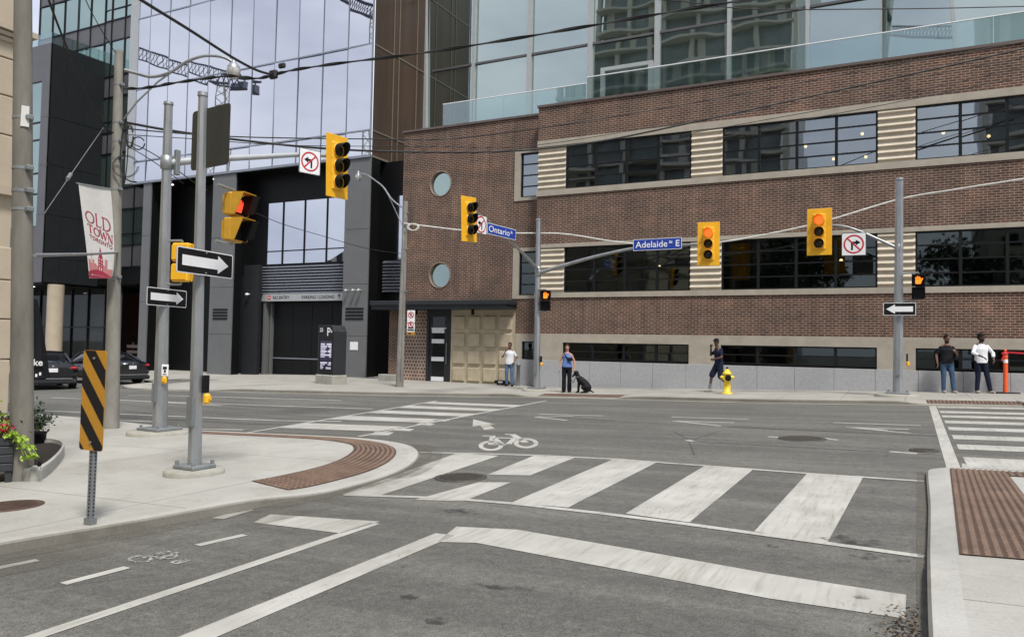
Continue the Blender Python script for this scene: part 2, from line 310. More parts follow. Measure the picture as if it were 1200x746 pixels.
# ------------------------------------------------------------------ mesh helpers
class MB:
    def __init__(s): s.v = []; s.f = []; s.m = []; s.sm = []
    def add(s, vs, fs, m=0, smooth=False):
        b = len(s.v); s.v += [Vector(p) for p in vs]
        for f in fs: s.f.append([b+i for i in f]); s.m.append(m); s.sm.append(smooth)
        return s
    def box(s, a, b, m=0):
        x0,y0,z0 = a; x1,y1,z1 = b
        vs = [(x0,y0,z0),(x1,y0,z0),(x1,y1,z0),(x0,y1,z0),(x0,y0,z1),(x1,y0,z1),(x1,y1,z1),(x0,y1,z1)]
        return s.add(vs, [(0,3,2,1),(4,5,6,7),(0,1,5,4),(1,2,6,5),(2,3,7,6),(3,0,4,7)], m)
    def bbox(s, a, b, r=.02, m=0):             # box with chamfered edges
        c = [(a[i]+b[i])/2 for i in range(3)]; h = [(b[i]-a[i])/2 for i in range(3)]; r = min(r, min(h)*.9)
        import itertools
        vs = []; idx = {}
        for sg in itertools.product((-1,1), repeat=3):
            for ax in range(3):
                p = [c[i]+sg[i]*(h[i] if i == ax else h[i]-r) for i in range(3)]
                idx[(sg, ax)] = len(vs); vs.append(p)
        fs = []
        for ax in range(3):
            o1, o2 = [i for i in range(3) if i != ax]
            for d in (-1, 1):
                q = []
                for (p, r_) in ((-1,-1),(1,-1),(1,1),(-1,1)):
                    sg = [0,0,0]; sg[ax] = d; sg[o1] = p; sg[o2] = r_; q.append(idx[(tuple(sg), ax)])
                fs.append(q)
        for ax in range(3):                    # edges running along ax
            o1, o2 = [i for i in range(3) if i != ax]
            for p in (-1,1):
                for r_ in (-1,1):
                    s0 = [0,0,0]; s0[ax] = -1; s0[o1] = p; s0[o2] = r_; s1 = list(s0); s1[ax] = 1
                    s0 = tuple(s0); s1 = tuple(s1); fs.append([idx[(s0,o1)], idx[(s1,o1)], idx[(s1,o2)], idx[(s0,o2)]])
        for sg in itertools.product((-1,1), repeat=3): fs.append([idx[(sg,0)], idx[(sg,1)], idx[(sg,2)]])
        return s.add(vs, fs, m)
    def quad(s, *p, m=0): return s.add(p, [tuple(range(len(p)))], m)
    def ext(s, pts, d, m=0):
        n = len(pts); d = Vector(d); pts = [Vector(p) for p in pts]
        return s.add(pts+[p+d for p in pts], [tuple(range(n))[::-1], tuple(range(n, 2*n))]+[(i,(i+1)%n,n+(i+1)%n,n+i) for i in range(n)], m)
    def cyl(s, p0, p1, r0, r1=None, n=12, m=0, caps=True, smooth=True, phase=0):
        p0 = Vector(p0); p1 = Vector(p1); r1 = r0 if r1 is None else r1; a = (p1-p0)
        if a.length < 1e-6: return s
        a.normalize(); h = Vector((0,0,1)) if abs(a.z) < .95 else Vector((1,0,0)); u = a.cross(h).normalized(); w = a.cross(u)
        vs = []
        for p, r in ((p0, r0), (p1, r1)):
            for i in range(n):
                t = 2*math.pi*(i+phase)/n; vs.append(p+(u*math.cos(t)+w*math.sin(t))*r)
        s.add(vs, [(i,(i+1)%n,n+(i+1)%n,n+i) for i in range(n)], m, smooth)
        if caps: s.add(vs[:n], [tuple(range(n))[::-1]], m); s.add(vs[n:], [tuple(range(n))], m)
        return s
    def tube(s, pts, r, n=8, m=0, r1=None):
        pts = [Vector(p) for p in pts]; k = len(pts); vs = []; u = None
        for i, p in enumerate(pts):
            a = (pts[min(i+1,k-1)]-pts[max(i-1,0)]).normalized()
            if u is None: h = Vector((0,0,1)) if abs(a.z) < .9 else Vector((1,0,0)); u = a.cross(h).normalized()
            else: u = (u - a*u.dot(a)).normalized()
            w = a.cross(u); rr = r if r1 is None else r+(r1-r)*i/(k-1)
            for j in range(n):
                t = 2*math.pi*j/n; vs.append(p+(u*math.cos(t)+w*math.sin(t))*rr)
        fs = [(i*n+j, i*n+(j+1)%n, (i+1)*n+(j+1)%n, (i+1)*n+j) for i in range(k-1) for j in range(n)]
        s.add(vs, fs, m, True); s.add(vs[:n], [tuple(range(n))[::-1]], m); return s.add(vs[-n:], [tuple(range(n))], m)
    def lathe(s, prof, c, n=16, m=0, axis='z'):
        c = Vector(c); vs = []
        for r, h in prof:
            for j in range(n):
                t = 2*math.pi*j/n; x, y = r*math.cos(t), r*math.sin(t)
                vs.append(c+(Vector((x,y,h)) if axis == 'z' else Vector((x,h,y)) if axis == 'y' else Vector((h,x,y))))
        k = len(prof); fs = [(i*n+j, i*n+(j+1)%n, (i+1)*n+(j+1)%n, (i+1)*n+j) for i in range(k-1) for j in range(n)]
        s.add(vs, fs, m, True)
        s.add(vs[:n], [tuple(range(n))[::-1]], m); return s.add(vs[-n:], [tuple(range(n))], m)
    def ell(s, c, r, m=0, n=12, k=8, rot=None):
        c = Vector(c); vs = []
        if not hasattr(r, '__len__'): r = (r,r,r)
        for i in range(1, k):
            a = math.pi*i/k
            for j in range(n):
                t = 2*math.pi*j/n; p = Vector((r[0]*math.sin(a)*math.cos(t), r[1]*math.sin(a)*math.sin(t), r[2]*math.cos(a)))
                vs.append(c+(rot @ p if rot else p))
        t0 = Vector((0,0,r[2])); t1 = Vector((0,0,-r[2]))
        vs += [c+(rot @ t0 if rot else t0), c+(rot @ t1 if rot else t1)]; T = len(vs)-2
        fs = [(i*n+j, (i+1)*n+j, (i+1)*n+(j+1)%n, i*n+(j+1)%n) for i in range(k-2) for j in range(n)]
        fs += [(T, j, (j+1)%n) for j in range(n)]+[(T+1, (k-2)*n+(j+1)%n, (k-2)*n+j) for j in range(n)]
        return s.add(vs, fs, m, True)
    def limb(s, p0, p1, r0, r1, m=0): s.cyl(p0, p1, r0, r1, 10, m); s.ell(p0, r0, m, 10, 6); return s.ell(p1, r1, m, 10, 6)
    def loft(s, rings, m=0, smooth=True, caps=True):
        n = len(rings[0]); vs = [p for r in rings for p in r]
        s.add(vs, [(i*n+j, i*n+(j+1)%n, (i+1)*n+(j+1)%n, (i+1)*n+j) for i in range(len(rings)-1) for j in range(n)], m, smooth)
        if caps: s.add(rings[0], [tuple(range(n))[::-1]], m); s.add(rings[-1], [tuple(range(n))], m)
        return s
    def text(s, txt, o, ux, uz, w, h, off, m=0, bold=.0):   # lettering as raised mesh fitted to w x h, lower-left corner o
        cu = bpy.data.curves.new('t', 'FONT'); cu.body = txt; cu.offset = bold; cu.resolution_u = 3
        ob = bpy.data.objects.new('t', cu); COL.objects.link(ob); bpy.context.view_layer.update()
        me = bpy.data.meshes.new_from_object(ob.evaluated_get(bpy.context.evaluated_depsgraph_get()))
        xs = [v.co.x for v in me.vertices]; ys = [v.co.y for v in me.vertices]
        x0, x1, y0, y1 = min(xs), max(xs), min(ys), max(ys); o = Vector(o); ux = Vector(ux); uz = Vector(uz); off = Vector(off)
        vs = [o+off+ux*((v.co.x-x0)/(x1-x0)*w)+uz*((v.co.y-y0)/(y1-y0)*h) for v in me.vertices]
        s.add(vs, [tuple(p.vertices) for p in me.polygons], m)
        bpy.data.objects.remove(ob); bpy.data.curves.remove(cu); bpy.data.meshes.remove(me); return s
    def mesh(s, name, mats, off=Vector((0,0,0))):
        me = bpy.data.meshes.new(name); me.from_pydata([tuple(p-off) for p in s.v], [], s.f)
        for mm in mats: me.materials.append(mm)
        me.polygons.foreach_set('material_index', s.m); me.polygons.foreach_set('use_smooth', s.sm); me.validate(); me.update(); return me
def mats_of(ms):
    if not isinstance(ms, (list, tuple)): ms = [ms]
    return [M[x] for x in ms]
def tag(o, label=None, cat=None, group=None, kind=None):
    if label: o['label'] = label
    if cat: o['category'] = cat
    if group: o['group'] = group
    if kind: o['kind'] = kind
    return o
class Thing:
    def __init__(s, name, label, cat, loc=(0,0,0), rz=0, group=None, world=False):
        s.r = bpy.data.objects.new(name, None); COL.objects.link(s.r); s.r.location = loc; s.r.rotation_euler = (0,0,rz)
        s.r.empty_display_size = .2; s.off = Vector(loc) if world else Vector((0,0,0)); tag(s.r, label, cat, group)
    def part(s, name, mb, ms, parent=None, label=None, kind=None):
        o = bpy.data.objects.new(name, mb.mesh(name, mats_of(ms), s.off)); COL.objects.link(o); o.parent = parent or s.r
        if label: o['label'] = label
        if kind: o['kind'] = kind
        return o
def solo(name, mb, ms, label, cat, loc=None, rz=0, group=None, local=False):
    off = Vector(loc) if loc is not None and not local else Vector((0,0,0))
    o = bpy.data.objects.new(name, mb.mesh(name, mats_of(ms), off)); COL.objects.link(o)
    if loc is not None: o.location = loc
    o.rotation_euler = (0,0,rz); return tag(o, label, cat, group)
def struct(name, mb, ms):
    o = bpy.data.objects.new(name, mb.mesh(name, mats_of(ms))); COL.objects.link(o); o['kind'] = 'structure'; return o
def remeshed(mb, vox, smooth=3):
    me = mb.mesh('tmp', []); o = bpy.data.objects.new('tmp', me); COL.objects.link(o)
    a = o.modifiers.new('r', 'REMESH'); a.mode = 'VOXEL'; a.voxel_size = vox
    b = o.modifiers.new('s', 'SMOOTH'); b.iterations = smooth; b.factor = .5
    bpy.context.view_layer.update()
    me2 = bpy.data.meshes.new_from_object(o.evaluated_get(bpy.context.evaluated_depsgraph_get()))
    r = MB(); r.add([v.co.copy() for v in me2.vertices], [tuple(p.vertices) for p in me2.polygons], 0, True)
    bpy.data.objects.remove(o); bpy.data.meshes.remove(me); bpy.data.meshes.remove(me2); return r
def catmull(P, k=8):
    P = [Vector(p) for p in P]; o = []
    for i in range(len(P)-1):
        a = P[max(i-1,0)]; b = P[i]; c = P[i+1]; d = P[min(i+2,len(P)-1)]
        for j in range(k):
            t = j/k; o.append(.5*((2*b)+(c-a)*t+(2*a-5*b+4*c-d)*t*t+(3*b-a-3*c+d)*t*t*t))
    o.append(P[-1]); return o
import bmesh
KX = (20, -13, -21, -31); KY = (-30, 60)
def drape(mb, pts, dz, m=0, extra=()):
    bm = bmesh.new(); vs = [bm.verts.new((p[0], p[1], 0)) for p in pts]; bm.faces.new(vs)
    bmesh.ops.triangulate(bm, faces=bm.faces[:])
    for k in list(KX)+list(extra):
        bmesh.ops.bisect_plane(bm, geom=bm.verts[:]+bm.edges[:]+bm.faces[:], plane_co=(k,0,0), plane_no=(1,0,0), dist=1e-5)
    for k in KY:
        bmesh.ops.bisect_plane(bm, geom=bm.verts[:]+bm.edges[:]+bm.faces[:], plane_co=(0,k,0), plane_no=(0,1,0), dist=1e-5)
    bm.normal_update()
    for f in bm.faces:
        if f.normal.z < 0: f.normal_flip()
    bm.verts.index_update()
    mb.add([(v.co.x, v.co.y, gz(v.co.x, v.co.y)+dz) for v in bm.verts], [[v.index for v in f.verts] for f in bm.faces], m)
    bm.free()
# ================================================================== THE SETTING
mb = MB(); drape(mb, [(-700,-700),(700,-700),(700,700),(-700,700)], ROAD); struct('road', mb, 'asphalt')

def pave(name, curve, close, wfun, mats, rings=(0,.16,.35,.62,1.0,1.4), ramp=1.3):
    """curve: kerb line, paving on its left; wfun(point)-> how far the kerb is dropped (0..1)"""
    n = len(curve); P = [Vector((p[0], p[1])) for p in curve]; nor = []
    for i in range(n):
        d = (P[min(i+1,n-1)]-P[max(i-1,0)]).normalized(); nor.append(Vector((-d.y, d.x)))
    def hz(i, off):
        w = wfun(P[i]); t = max(0, min(1, off/ramp)); t = t*t*(3-2*t); return (ROAD+.018)*w*(1-t)
    def pt(i, off, add=0):
        q = P[i]+nor[i]*off; return Vector((q.x, q.y, gz(q.x, q.y)+hz(i, off)+add))
    k = MB(); w = MB()
    base = [pt(i, 0)-Vector((0,0,.2)) for i in range(n)]
    a = [pt(i, 0, -.015) for i in range(n)]; a2 = [pt(i, .02) for i in range(n)]
    k.loft([base, a, a2, [pt(i, rings[1]) for i in range(n)]], 0, False, False)
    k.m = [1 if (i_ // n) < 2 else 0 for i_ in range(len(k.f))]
    for q in (k,): # lofts close the ring; drop the wrap-around faces
        q_f = []
        for f in q.f:
            idx = sorted(i % n for i in f)
            if not (0 in idx and n-1 in idx): q_f.append(f)
        q.m = q.m[:len(q_f)]; q.sm = q.sm[:len(q_f)]; q.f = q_f
    for a_, b_ in zip(rings[1:-1], rings[2:]):
        for i in range(n-1): w.quad(pt(i, a_), pt(i+1, a_), pt(i+1, b_), pt(i, b_))
    inner = [(P[i]+nor[i]*rings[-1]) for i in range(n)]
    drape(w, [(q.x, q.y) for q in inner]+list(close), 0)
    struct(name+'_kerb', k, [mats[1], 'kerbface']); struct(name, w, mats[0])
    return P, nor, pt
def tactile(name, P, nor, pt, i0, i1, offs, step=.075):
    t = MB(); add = .007
    for a_, b_ in zip(offs[:-1], offs[1:]):
        for i in range(i0, i1): t.quad(pt(i, a_, add), pt(i+1, a_, add), pt(i+1, b_, add), pt(i, b_, add))
    for i in range(i0, i1):
        L = (P[i+1]-P[i]).length*(1.0); c = max(1, round(L/step))
        for j in range(c):
            f = (j+.5)/c; o = offs[0]+.05
            while o < offs[-1]-.03:
                q = pt(i, o, add).lerp(pt(i+1, o, add), f); d = .024
                T = (pt(i+1,o)-pt(i,o)).normalized(); Nn = Vector((-T.y, T.x, 0)); h = Vector((0,0,.012))
                b4 = [q+T*x*d+Nn*y*d for x, y in ((-1,-1),(1,-1),(1,1),(-1,1))]; t4 = [q+h+T*x*d*.6+Nn*y*d*.6 for x, y in ((-1,-1),(1,-1),(1,1),(-1,1))]
                t.add(b4+t4, [(4,5,6,7),(0,1,5,4),(1,2,6,5),(2,3,7,6),(3,0,4,7)], 1)
                o += step
    return struct(name, t, ['tactile','tactile_dome'])
def sm(a, b, x): t = max(0, min(1, (x-a)/(b-a))); return t*t*(3-2*t)
NL = catmull([(-7.5,-14),(-7.2,-3),(-6.75,2.0),(-6.45,3.7),(-6.22,4.5),(-6.0,5.5),(-5.85,6.4),(-5.78,7.2),(-5.86,8.2),(-6.2,9.2),(-6.8,10.2),(-7.55,10.9),(-8.6,11.3),(-9.7,11.38),(-11.7,11.3),(-14,11.2),(-16.4,11.0),(-30,10.9),(-90,10.8)], 8)
wNL = lambda p: sm(5.6, 7.0, p.y)*sm(-15.5, -13, p.x)
P, nor, pt = pave('corner_pavement', NL, [(-90,-14)], wNL, ('walk', 'curb'))
i0 = min(range(len(P)), key=lambda i: (P[i]-Vector((-5.85,6.6))).length); i1 = min(range(len(P)), key=lambda i: (P[i]-Vector((-13,11.25))).length)
tactile('corner_tactile_paving', P, nor, pt, i0, i1, (.35,.62,1.0))
NR = catmull([(60,11.0),(10,11.0),(1.6,11.02),(.6,11.0),(.33,10.93),(.24,10.75),(.22,10.3),(.2,8.6),(.17,7.4),(.14,6.3),(.11,4.6),(.09,2),(.05,-14)], 8)
wNR = lambda p: .5*sm(5.9, 6.5, p.y)
P, nor, pt = pave('near_pavement', NR, [(60,-14)], wNR, ('walk', 'curb'), (0,.185,.19,.195,.2), .2)
t = MB()                                       # cast iron plates: one flat field behind the kerb strip
def plate(t, pts, nx, ny, dz):
    A, B, C, D = [Vector(p) for p in pts]
    f = lambda u, v: (A.lerp(B, u)).lerp(D.lerp(C, u), v)
    g = lambda q, z: Vector((q.x, q.y, gz(q.x, q.y)+dz(q)+z))
    for i in range(6):
        for j in range(6): t.quad(*[g(f(u/6, v/6), .009) for u, v in ((i,j),(i+1,j),(i+1,j+1),(i,j+1))])
    for i in range(nx):
        for j in range(ny):
            q = g(f((i+.5)/nx, (j+.5)/ny), .009); d = .023; h = .012
            t.add([q+Vector((x*d,y*d,0)) for x,y in ((-1,-1),(1,-1),(1,1),(-1,1))]+[q+Vector((x*d*.6,y*d*.6,h)) for x,y in ((-1,-1),(1,-1),(1,1),(-1,1))], [(4,5,6,7),(0,1,5,4),(1,2,6,5),(2,3,7,6),(3,0,4,7)], 1)
def dzR(q): return .0
plate(t, [(.345,6.38),(1.04,6.42),(1.04,10.64),(.475,10.64)], 10, 58, dzR)
plate(t, [(1.04,10.3),(5,10.3),(5,10.66),(1.04,10.64)], 54, 5, dzR)
struct('near_tactile_paving', t, ['tactile','tactile_dome'])
FR = catmull([(-120,23.3),(-60,23.3),(-29.6,23.2),(-28.2,22.6),(-27.2,20.4),(-26.4,19.5),(-24,19.3),(-21.8,19.5),(-19.9,19.9),(-17.7,20.7),(-15.6,21.5),(-13.4,22.6),(-11.8,23.05),(-10.9,23.1),(-7.5,22.95),(-5,22.7),(-3,22.6),(-.2,22.85),(.53,22.95),(3,22.95),(15,23.0),(120,23.0)], 6)
wFR = lambda p: max(sm(-12,-11,p.x)*(1-sm(-8.2,-7.2,p.x)), sm(-.3,.5,p.x)*(1-sm(5,6,p.x)), .9*sm(-26.8,-26,p.x)*(1-sm(-22,-20.5,p.x)))
P, nor, pt = pave('far_pavement', FR, [(120,90),(-120,90)], wFR, ('walk2', 'farkerb'))
for nm, a, b in (('far_tactile_paving', (-10.8,23.1), (-7.9,22.95)), ('east_tactile_paving', (.6,22.95), (5,22.95))):
    ia = min(range(len(P)), key=lambda i: (P[i]-Vector(a)).length); ib = min(range(len(P)), key=lambda i: (P[i]-Vector(b)).length)
    tactile(nm, P, nor, pt, ia, ib, (.22,.5,.8), .09)
# concrete gutter along the far kerb and broken patches beside the near kerbs
g = MB()
for i in range(len(P)-1):
    if -25 < P[i].x < 14: g.quad(*[Vector((q.x, q.y, gz(q.x,q.y)+ROAD+.006)) for q in (P[i]-nor[i]*.42, P[i+1]-nor[i+1]*.42, P[i+1], P[i])])
struct('far_gutter', g, 'gutter')
M['grit'] = mat('kerbside_grit', (.16,.145,.12), .95, vary=.3, scale=18, bump=.4)
def gritmat(name, top, lo, hi):
    m, t, b = new_mat(name); v = objvec(t); b.inputs['Roughness'].default_value = .95; b.inputs['Specular IOR Level'].default_value = .1
    t.links.new(noise(t, v, 60, .3, .7, (.10,.094,.08), (.20,.185,.155), 4, .8), b.inputs['Base Color'])
    a = mul(t, noise(t, v, 1.1, lo, hi, (0,0,0), (top,top,top), detail=3), noise(t, v, 45, .3, .55, (.35,.35,.35), (1,1,1), 4, .8)); t.links.new(a, b.inputs['Alpha']); return m
M['grit'] = gritmat('grit_drift', .75, .30, .62); M['grit_faint'] = gritmat('faint_grit_drift', .45, .35, .7)
g = MB(); PL = [Vector(p) for p in NL]
nl = []
for i in range(len(PL)):
    d = (PL[min(i+1,len(PL)-1)]-PL[max(i-1,0)]).normalized(); nl.append(Vector((-d.y, d.x)))
for i in range(len(PL)-1):
    if -16 < PL[i].x and PL[i].y > 0:
        for w0, w1, mm in (((.0,.22,0),(.22,.7,1)) if PL[i].y < 7.4 else ((.0,.2,0),(.2,.35,1))):
            g.quad(*[Vector((q.x, q.y, gz(q.x,q.y)+ROAD+.009)) for q in (PL[i]-nl[i]*w1, PL[i]-nl[i]*w0, PL[i+1]-nl[i+1]*w0, PL[i+1]-nl[i+1]*w1)], m=mm)
for y in range(0, 22):
    a, b = y*.5, y*.5+.5
    for x0_, x1_, mm in ((.0,.14,0),): g.quad(*[Vector((x, yy, gz(x,yy)+ROAD+.009)) for x, yy in ((x0_+a*.012,a),(x1_+a*.012,a),(x1_+b*.012,b),(x0_+b*.012,b))], m=mm)
struct('kerbside_grit', g, ['grit','grit_faint'])

# ---- painted markings (outlined in pixels, laid on the road)
def mark(mb, px, dz=.004, m=0):
    q = [gp(x, y, ROAD) for x, y in px]; drape(mb, [(p.x, p.y) for p in q], ROAD+dz, m, [-9.3,-5.1])
def strip(mb, a, b, w, dz=.004):
    a = Vector(a); b = Vector(b); d = (b-a).normalized(); n = Vector((-d.y, d.x))*w/2
    drape(mb, [tuple(a+n), tuple(b+n), tuple(b-n), tuple(a-n)], ROAD+dz)
G2 = lambda x, y: gp(x, y, ROAD).xy
m1 = MB()
mark(m1, [(400,579.5),(441,582),(585,533.7),(535,531)])
mark(m1, [(486,585.5),(544,587),(599,565),(561,565)]); mark(m1, [(572,556),(621,557),(674,536),(625,534)])
mark(m1, [(599,589),(666,594.5),(771,541),(721,537)]); mark(m1, [(733,601.7),(808,612),(883,549.6),(827,545)])
mark(m1, [(884,622.5),(969,636.7),(1012,558),(946,554.6)])
struct('crosswalk_bars', m1, 'paint')
m1 = MB(); 
near = [(404,580),(520,583.5),(600,590),(700,601),(800,613.5),(884,625),(1000,641),(1083,652.5)]
far = [(492,530),(560,531.5),(640,534),(720,538),(830,546),(950,555),(1083,564)]
for L, w in ((near,.1),(far,.1)):
    for a, b in zip(L[:-1], L[1:]): strip(m1, G2(*a), G2(*b), w, .006)
struct('crosswalk_edge_lines', m1, 'paint')
m1 = MB(); mark(m1, [(535,617),(606,620.5),(744,644),(900,672),(1062,697),(1061,725),(900,701),(720,666.5),(558,636),(512,635)])
struct('stop_line', m1, 'paint_worn')
m1 = MB(); a = G2(522,626); b = G2(232,746); strip(m1, a, b+(b-a)*1.5, .2)
a = G2(440,613); b = G2(41,746); strip(m1, a, b+(b-a)*1.5, .11)
struct('lane_lines', m1, 'paint')
m1 = MB(); mark(m1, [(317,602.5),(445,611),(400,625),(297,612)]); struct('bike_stop_line', m1, 'paint')
m1 = MB()
for q in ([(248,607),(290,595.5),(298,597.5),(262,608)], ): mark(m1, q)
for a, b in (((231,639),(287,626.5)), ((74,684),(149,664.5)), ((-20,669),(44,656)), ((203,660),(219,655.5))): strip(m1, G2(*a), G2(*b), .09)
struct('bike_lane_dashes', m1, 'paint_worn')
m1 = MB()
a0, a1, b0, b1 = (275,509.5), (512,469.5), (420,511.5), (640,469.5)
def LR(y):
    f = (y-469.5)/(509.5-469.5); e = f**1.0
    g_ = f+.10; return (a1[0]+(a0[0]-a1[0])*f, y), (b1[0]+(b0[0]-b1[0])*g_, y+4.2)
for y0, y1 in ((470.5,472.5),(475,477.5),(480.5,483.5),(487,491),(495.5,501)):
    l0, r_0 = LR(y0); l1, r_1 = LR(y1); mark(m1, [l1, r_1, r_0, l0])
strip(m1, G2(*a0), G2(*a1), .11, .006); strip(m1, G2(*b0), G2(*b1), .11, .006)
struct('west_crosswalk', m1, 'paint')
m1 = MB()
for ya, yb in ((22.5,21.95),(20.95,20.35),(19.7,19.15),(18.4,17.8),(17.0,16.4),(15.55,14.9),(14.15,13.5),(12.6,11.55)):
    drape(m1, [(.72,ya),(4.6,ya),(4.6,yb),(.72,yb)], ROAD+.004)
strip(m1, (.62,22.6), (.55,11.3), .16, .006)
struct('east_crosswalk', m1, 'paint')
m1 = MB()
for q in ([(433,509.5),(440,505.5),(462,506.5),(455,510)], [(458,504),(464,501.5),(486,502.5),(480,505)], [(486,497),(493,495.5),(510,496.5),(504,498.5)], [(506,492.5),(514,491),(528,492),(521,493.7)]): mark(m1, q)
for a, b in (((180,470.5),(437,479)), ((60,466),(260,475)), ((50,481),(400,493.5)), ((60,494),(285,503.5)), ((150,463),(400,469)), ((55,489),(180,494))): strip(m1, G2(*a), G2(*b), .13)
for L in ([(787,488.5),(877,491)], [(789,493),(845,499)], [(789,493),(860,495)], [(977,495),(1079,498.5)], [(992,500.5),(1067,507.5)], [(992,500.5),(1065,503)], [(992,500.5),(1040,504)], [(632,485),(706,487)], [(627,488.5),(664,492.3)], [(627,488.5),(672,487.5)], [(1042,529),(1075,531.5)], [(900,511.5),(915,512.5)], [(960,512.5),(982,515.5)], [(805,515.5),(812,517)]):
    strip(m1, G2(*L[0]), G2(*L[1]), .1)
struct('faded_lane_markings', m1, 'paint_worn')
m1 = MB()                                       # contraflow bicycle symbol with arrow
def bz(u, v): return (540+u/6.667, 470+v/6.667)
mark(m1, [bz(97,140),bz(270,182),bz(225,183),bz(268,215),bz(185,224),bz(150,190),bz(92,198)])
def ringmark(c, ru, rv, wu, wv):
    for i in range(20):
        t0, t1 = 2*math.pi*i/20, 2*math.pi*(i+1)/20
        mark(m1, [bz(c[0]+ru*math.cos(t0), c[1]+rv*math.sin(t0)), bz(c[0]+ru*math.cos(t1), c[1]+rv*math.sin(t1)), bz(c[0]+(ru-wu)*math.cos(t1), c[1]+(rv-wv)*math.sin(t1)), bz(c[0]+(ru-wu)*math.cos(t0), c[1]+(rv-wv)*math.sin(t0))])
ringmark((510,328), 97, 40, 36, 15); ringmark((235,348), 97, 40, 36, 15)
for L, w in (([(235,340),(400,335)],.11), ([(265,285),(420,290)],.11), ([(400,258),(505,322)],.13), ([(265,290),(330,345)],.1), ([(420,290),(365,340)],.1), ([(345,258),(410,260)],.12), ([(170,270),(250,272)],.12), ([(250,268),(235,340)],.1)):
    strip(m1, G2(*bz(*L[0])), G2(*bz(*L[1])), w)
struct('bicycle_marking', m1, 'paint')
m1 = MB()
def small_bike(u, v): return (140+u, 640+v)
for i in range(14):
    for c in ((24,14),(54,10)):
        t0, t1 = 2*math.pi*i/14, 2*math.pi*(i+1)/14; ru, rv = 15, 4.2
        mark(m1, [(140+c[0]+ru*math.cos(t0), 641+c[1]+rv*math.sin(t0)), (140+c[0]+ru*math.cos(t1), 641+c[1]+rv*math.sin(t1)), (140+c[0]+ru*.7*math.cos(t1), 641+c[1]+rv*.7*math.sin(t1)), (140+c[0]+ru*.7*math.cos(t0), 641+c[1]+rv*.7*math.sin(t0))])
strip(m1, G2(168,654), G2(200,646), .06); strip(m1, G2(185,655), G2(210,647), .06); strip(m1, G2(203,659), G2(220,655), .08)
struct('worn_bicycle_marking', m1, 'paint_faint')
M['tar'] = mat('tar_seal', (.035,.035,.036), .8, vary=.2)
m1 = MB()
for L, w in (([(853,500),(970,505)],.07), ([(970,505),(1105,511)],.05), ([(640,487.5),(720,493)],.06), ([(820,518),(940,524),(1105,533)],.03), ([(440,484),(560,491)],.05), ([(250,473.5),(440,482)],.05), ([(60,484.5),(380,498)],.05), ([(790,506),(806,514),(814,533)],.012), ([(812,515),(843,505)],.012)):
    for a, b in zip(L[:-1], L[1:]): strip(m1, G2(*a), G2(*b), w, .003)
struct('tar_seams', m1, 'tar')
def stainmat():
    m, t, b = new_mat('oil_stain'); v = objvec(t); b.inputs['Roughness'].default_value = .6
    b.inputs['Base Color'].default_value = (.03,.03,.032,1)
    t.links.new(noise(t, v, 7, .45, .62, (0,0,0), (.6,.6,.6)), b.inputs['Alpha']); return m
M['stain'] = stainmat()
m1 = MB()
for x, y, a, b_ in ((1000,634,.22,.17),(1033,654,.2,.1),(545,600,.25,.12),(512,728,.07,.06),(540,558,.3,.14),(600,690,.25,.06),(480,700,.06,.05),(905,640,.05,.05),(1010,700,.05,.05)):
    c = gp(x, y, ROAD); drape(m1, [(c.x+a*math.cos(t*.524)*(1+.2*math.sin(t*2.3)), c.y+b_*math.sin(t*.524)*(1+.2*math.cos(t*1.7))) for t in range(12)], ROAD+.008)
struct('oil_stains', m1, 'stain')

# ================================================================== BRICK BUILDING (north side)
YR, YL = 27.37, 27.97
gb = (-12.95, YR, gz(-12.95, YR))
bb = Thing('brick_building', 'long brown brick building with stone window bands behind the pedestrians', 'building', gb, world=True)
XE = 14.0
wins = [(-11.75,-6.87), (-5.75,-.81), (.29,5.2), (6.3,11.2)]
rows = [(1.05,1.70,2), (3.62,5.38,4), (7.64,9.38,4)]
b = MB()
b.box((-12.95,YR,2.03), (XE,YR+.35,3.43)); b.box((-12.95,YR,5.53), (XE,YR+.35,7.42)); b.box((-12.95,YR,9.62), (XE,YR+.35,10.95))
b.box((-14.26,YL,3.36), (-12.953,YL+.3,3.44)); b.box((-14.26,YL,5.50), (-12.953,YL+.3,7.43)); b.box((-14.26,YL,9.52), (-12.953,YL+.3,10.85))
b.box((-14.1,YL+.001,2.03), (-12.953,YL+.3,3.36))
rc = [(-17.79,4.49),(-17.85,8.44)]; rr = .52
for cx, cz in rc:
    n = 32; S_ = .9
    def sqp(t):
        c, s_ = math.cos(t), math.sin(t); k = S_/max(abs(c), abs(s_)); return (cx+c*k, cz+s_*k)
    for i in range(n):
        t0, t1 = 2*math.pi*i/n, 2*math.pi*(i+1)/n
        q0, q1 = sqp(t0), sqp(t1); c0 = (cx+rr*math.cos(t0), cz+rr*math.sin(t0)); c1 = (cx+rr*math.cos(t1), cz+rr*math.sin(t1))
        b.quad((q0[0],YL,q0[1]), (c0[0],YL,c0[1]), (c1[0],YL,c1[1]), (q1[0],YL,q1[1]))
x0 = -19.8
def wallrect(xa, xb, za, zb): b.quad((xa,YL,za),(xb,YL,za),(xb,YL,zb),(xa,YL,zb))
cx0, cx1 = rc[0][0]-.9, rc[0][0]+.9
wallrect(x0, cx0, 3.36, rc[0][1]+.9); wallrect(cx1, -14.26, 3.36, rc[0][1]+.9); wallrect(cx0, cx1, 3.36, rc[0][1]-.9)
wallrect(x0, -14.26, rc[0][1]+.9, rc[1][1]-.9)
wallrect(x0, rc[1][0]-.9, rc[1][1]-.9, rc[1][1]+.9); wallrect(rc[1][0]+.9, -14.26, rc[1][1]-.9, rc[1][1]+.9); wallrect(x0, -14.26, rc[1][1]+.9, 10.85)
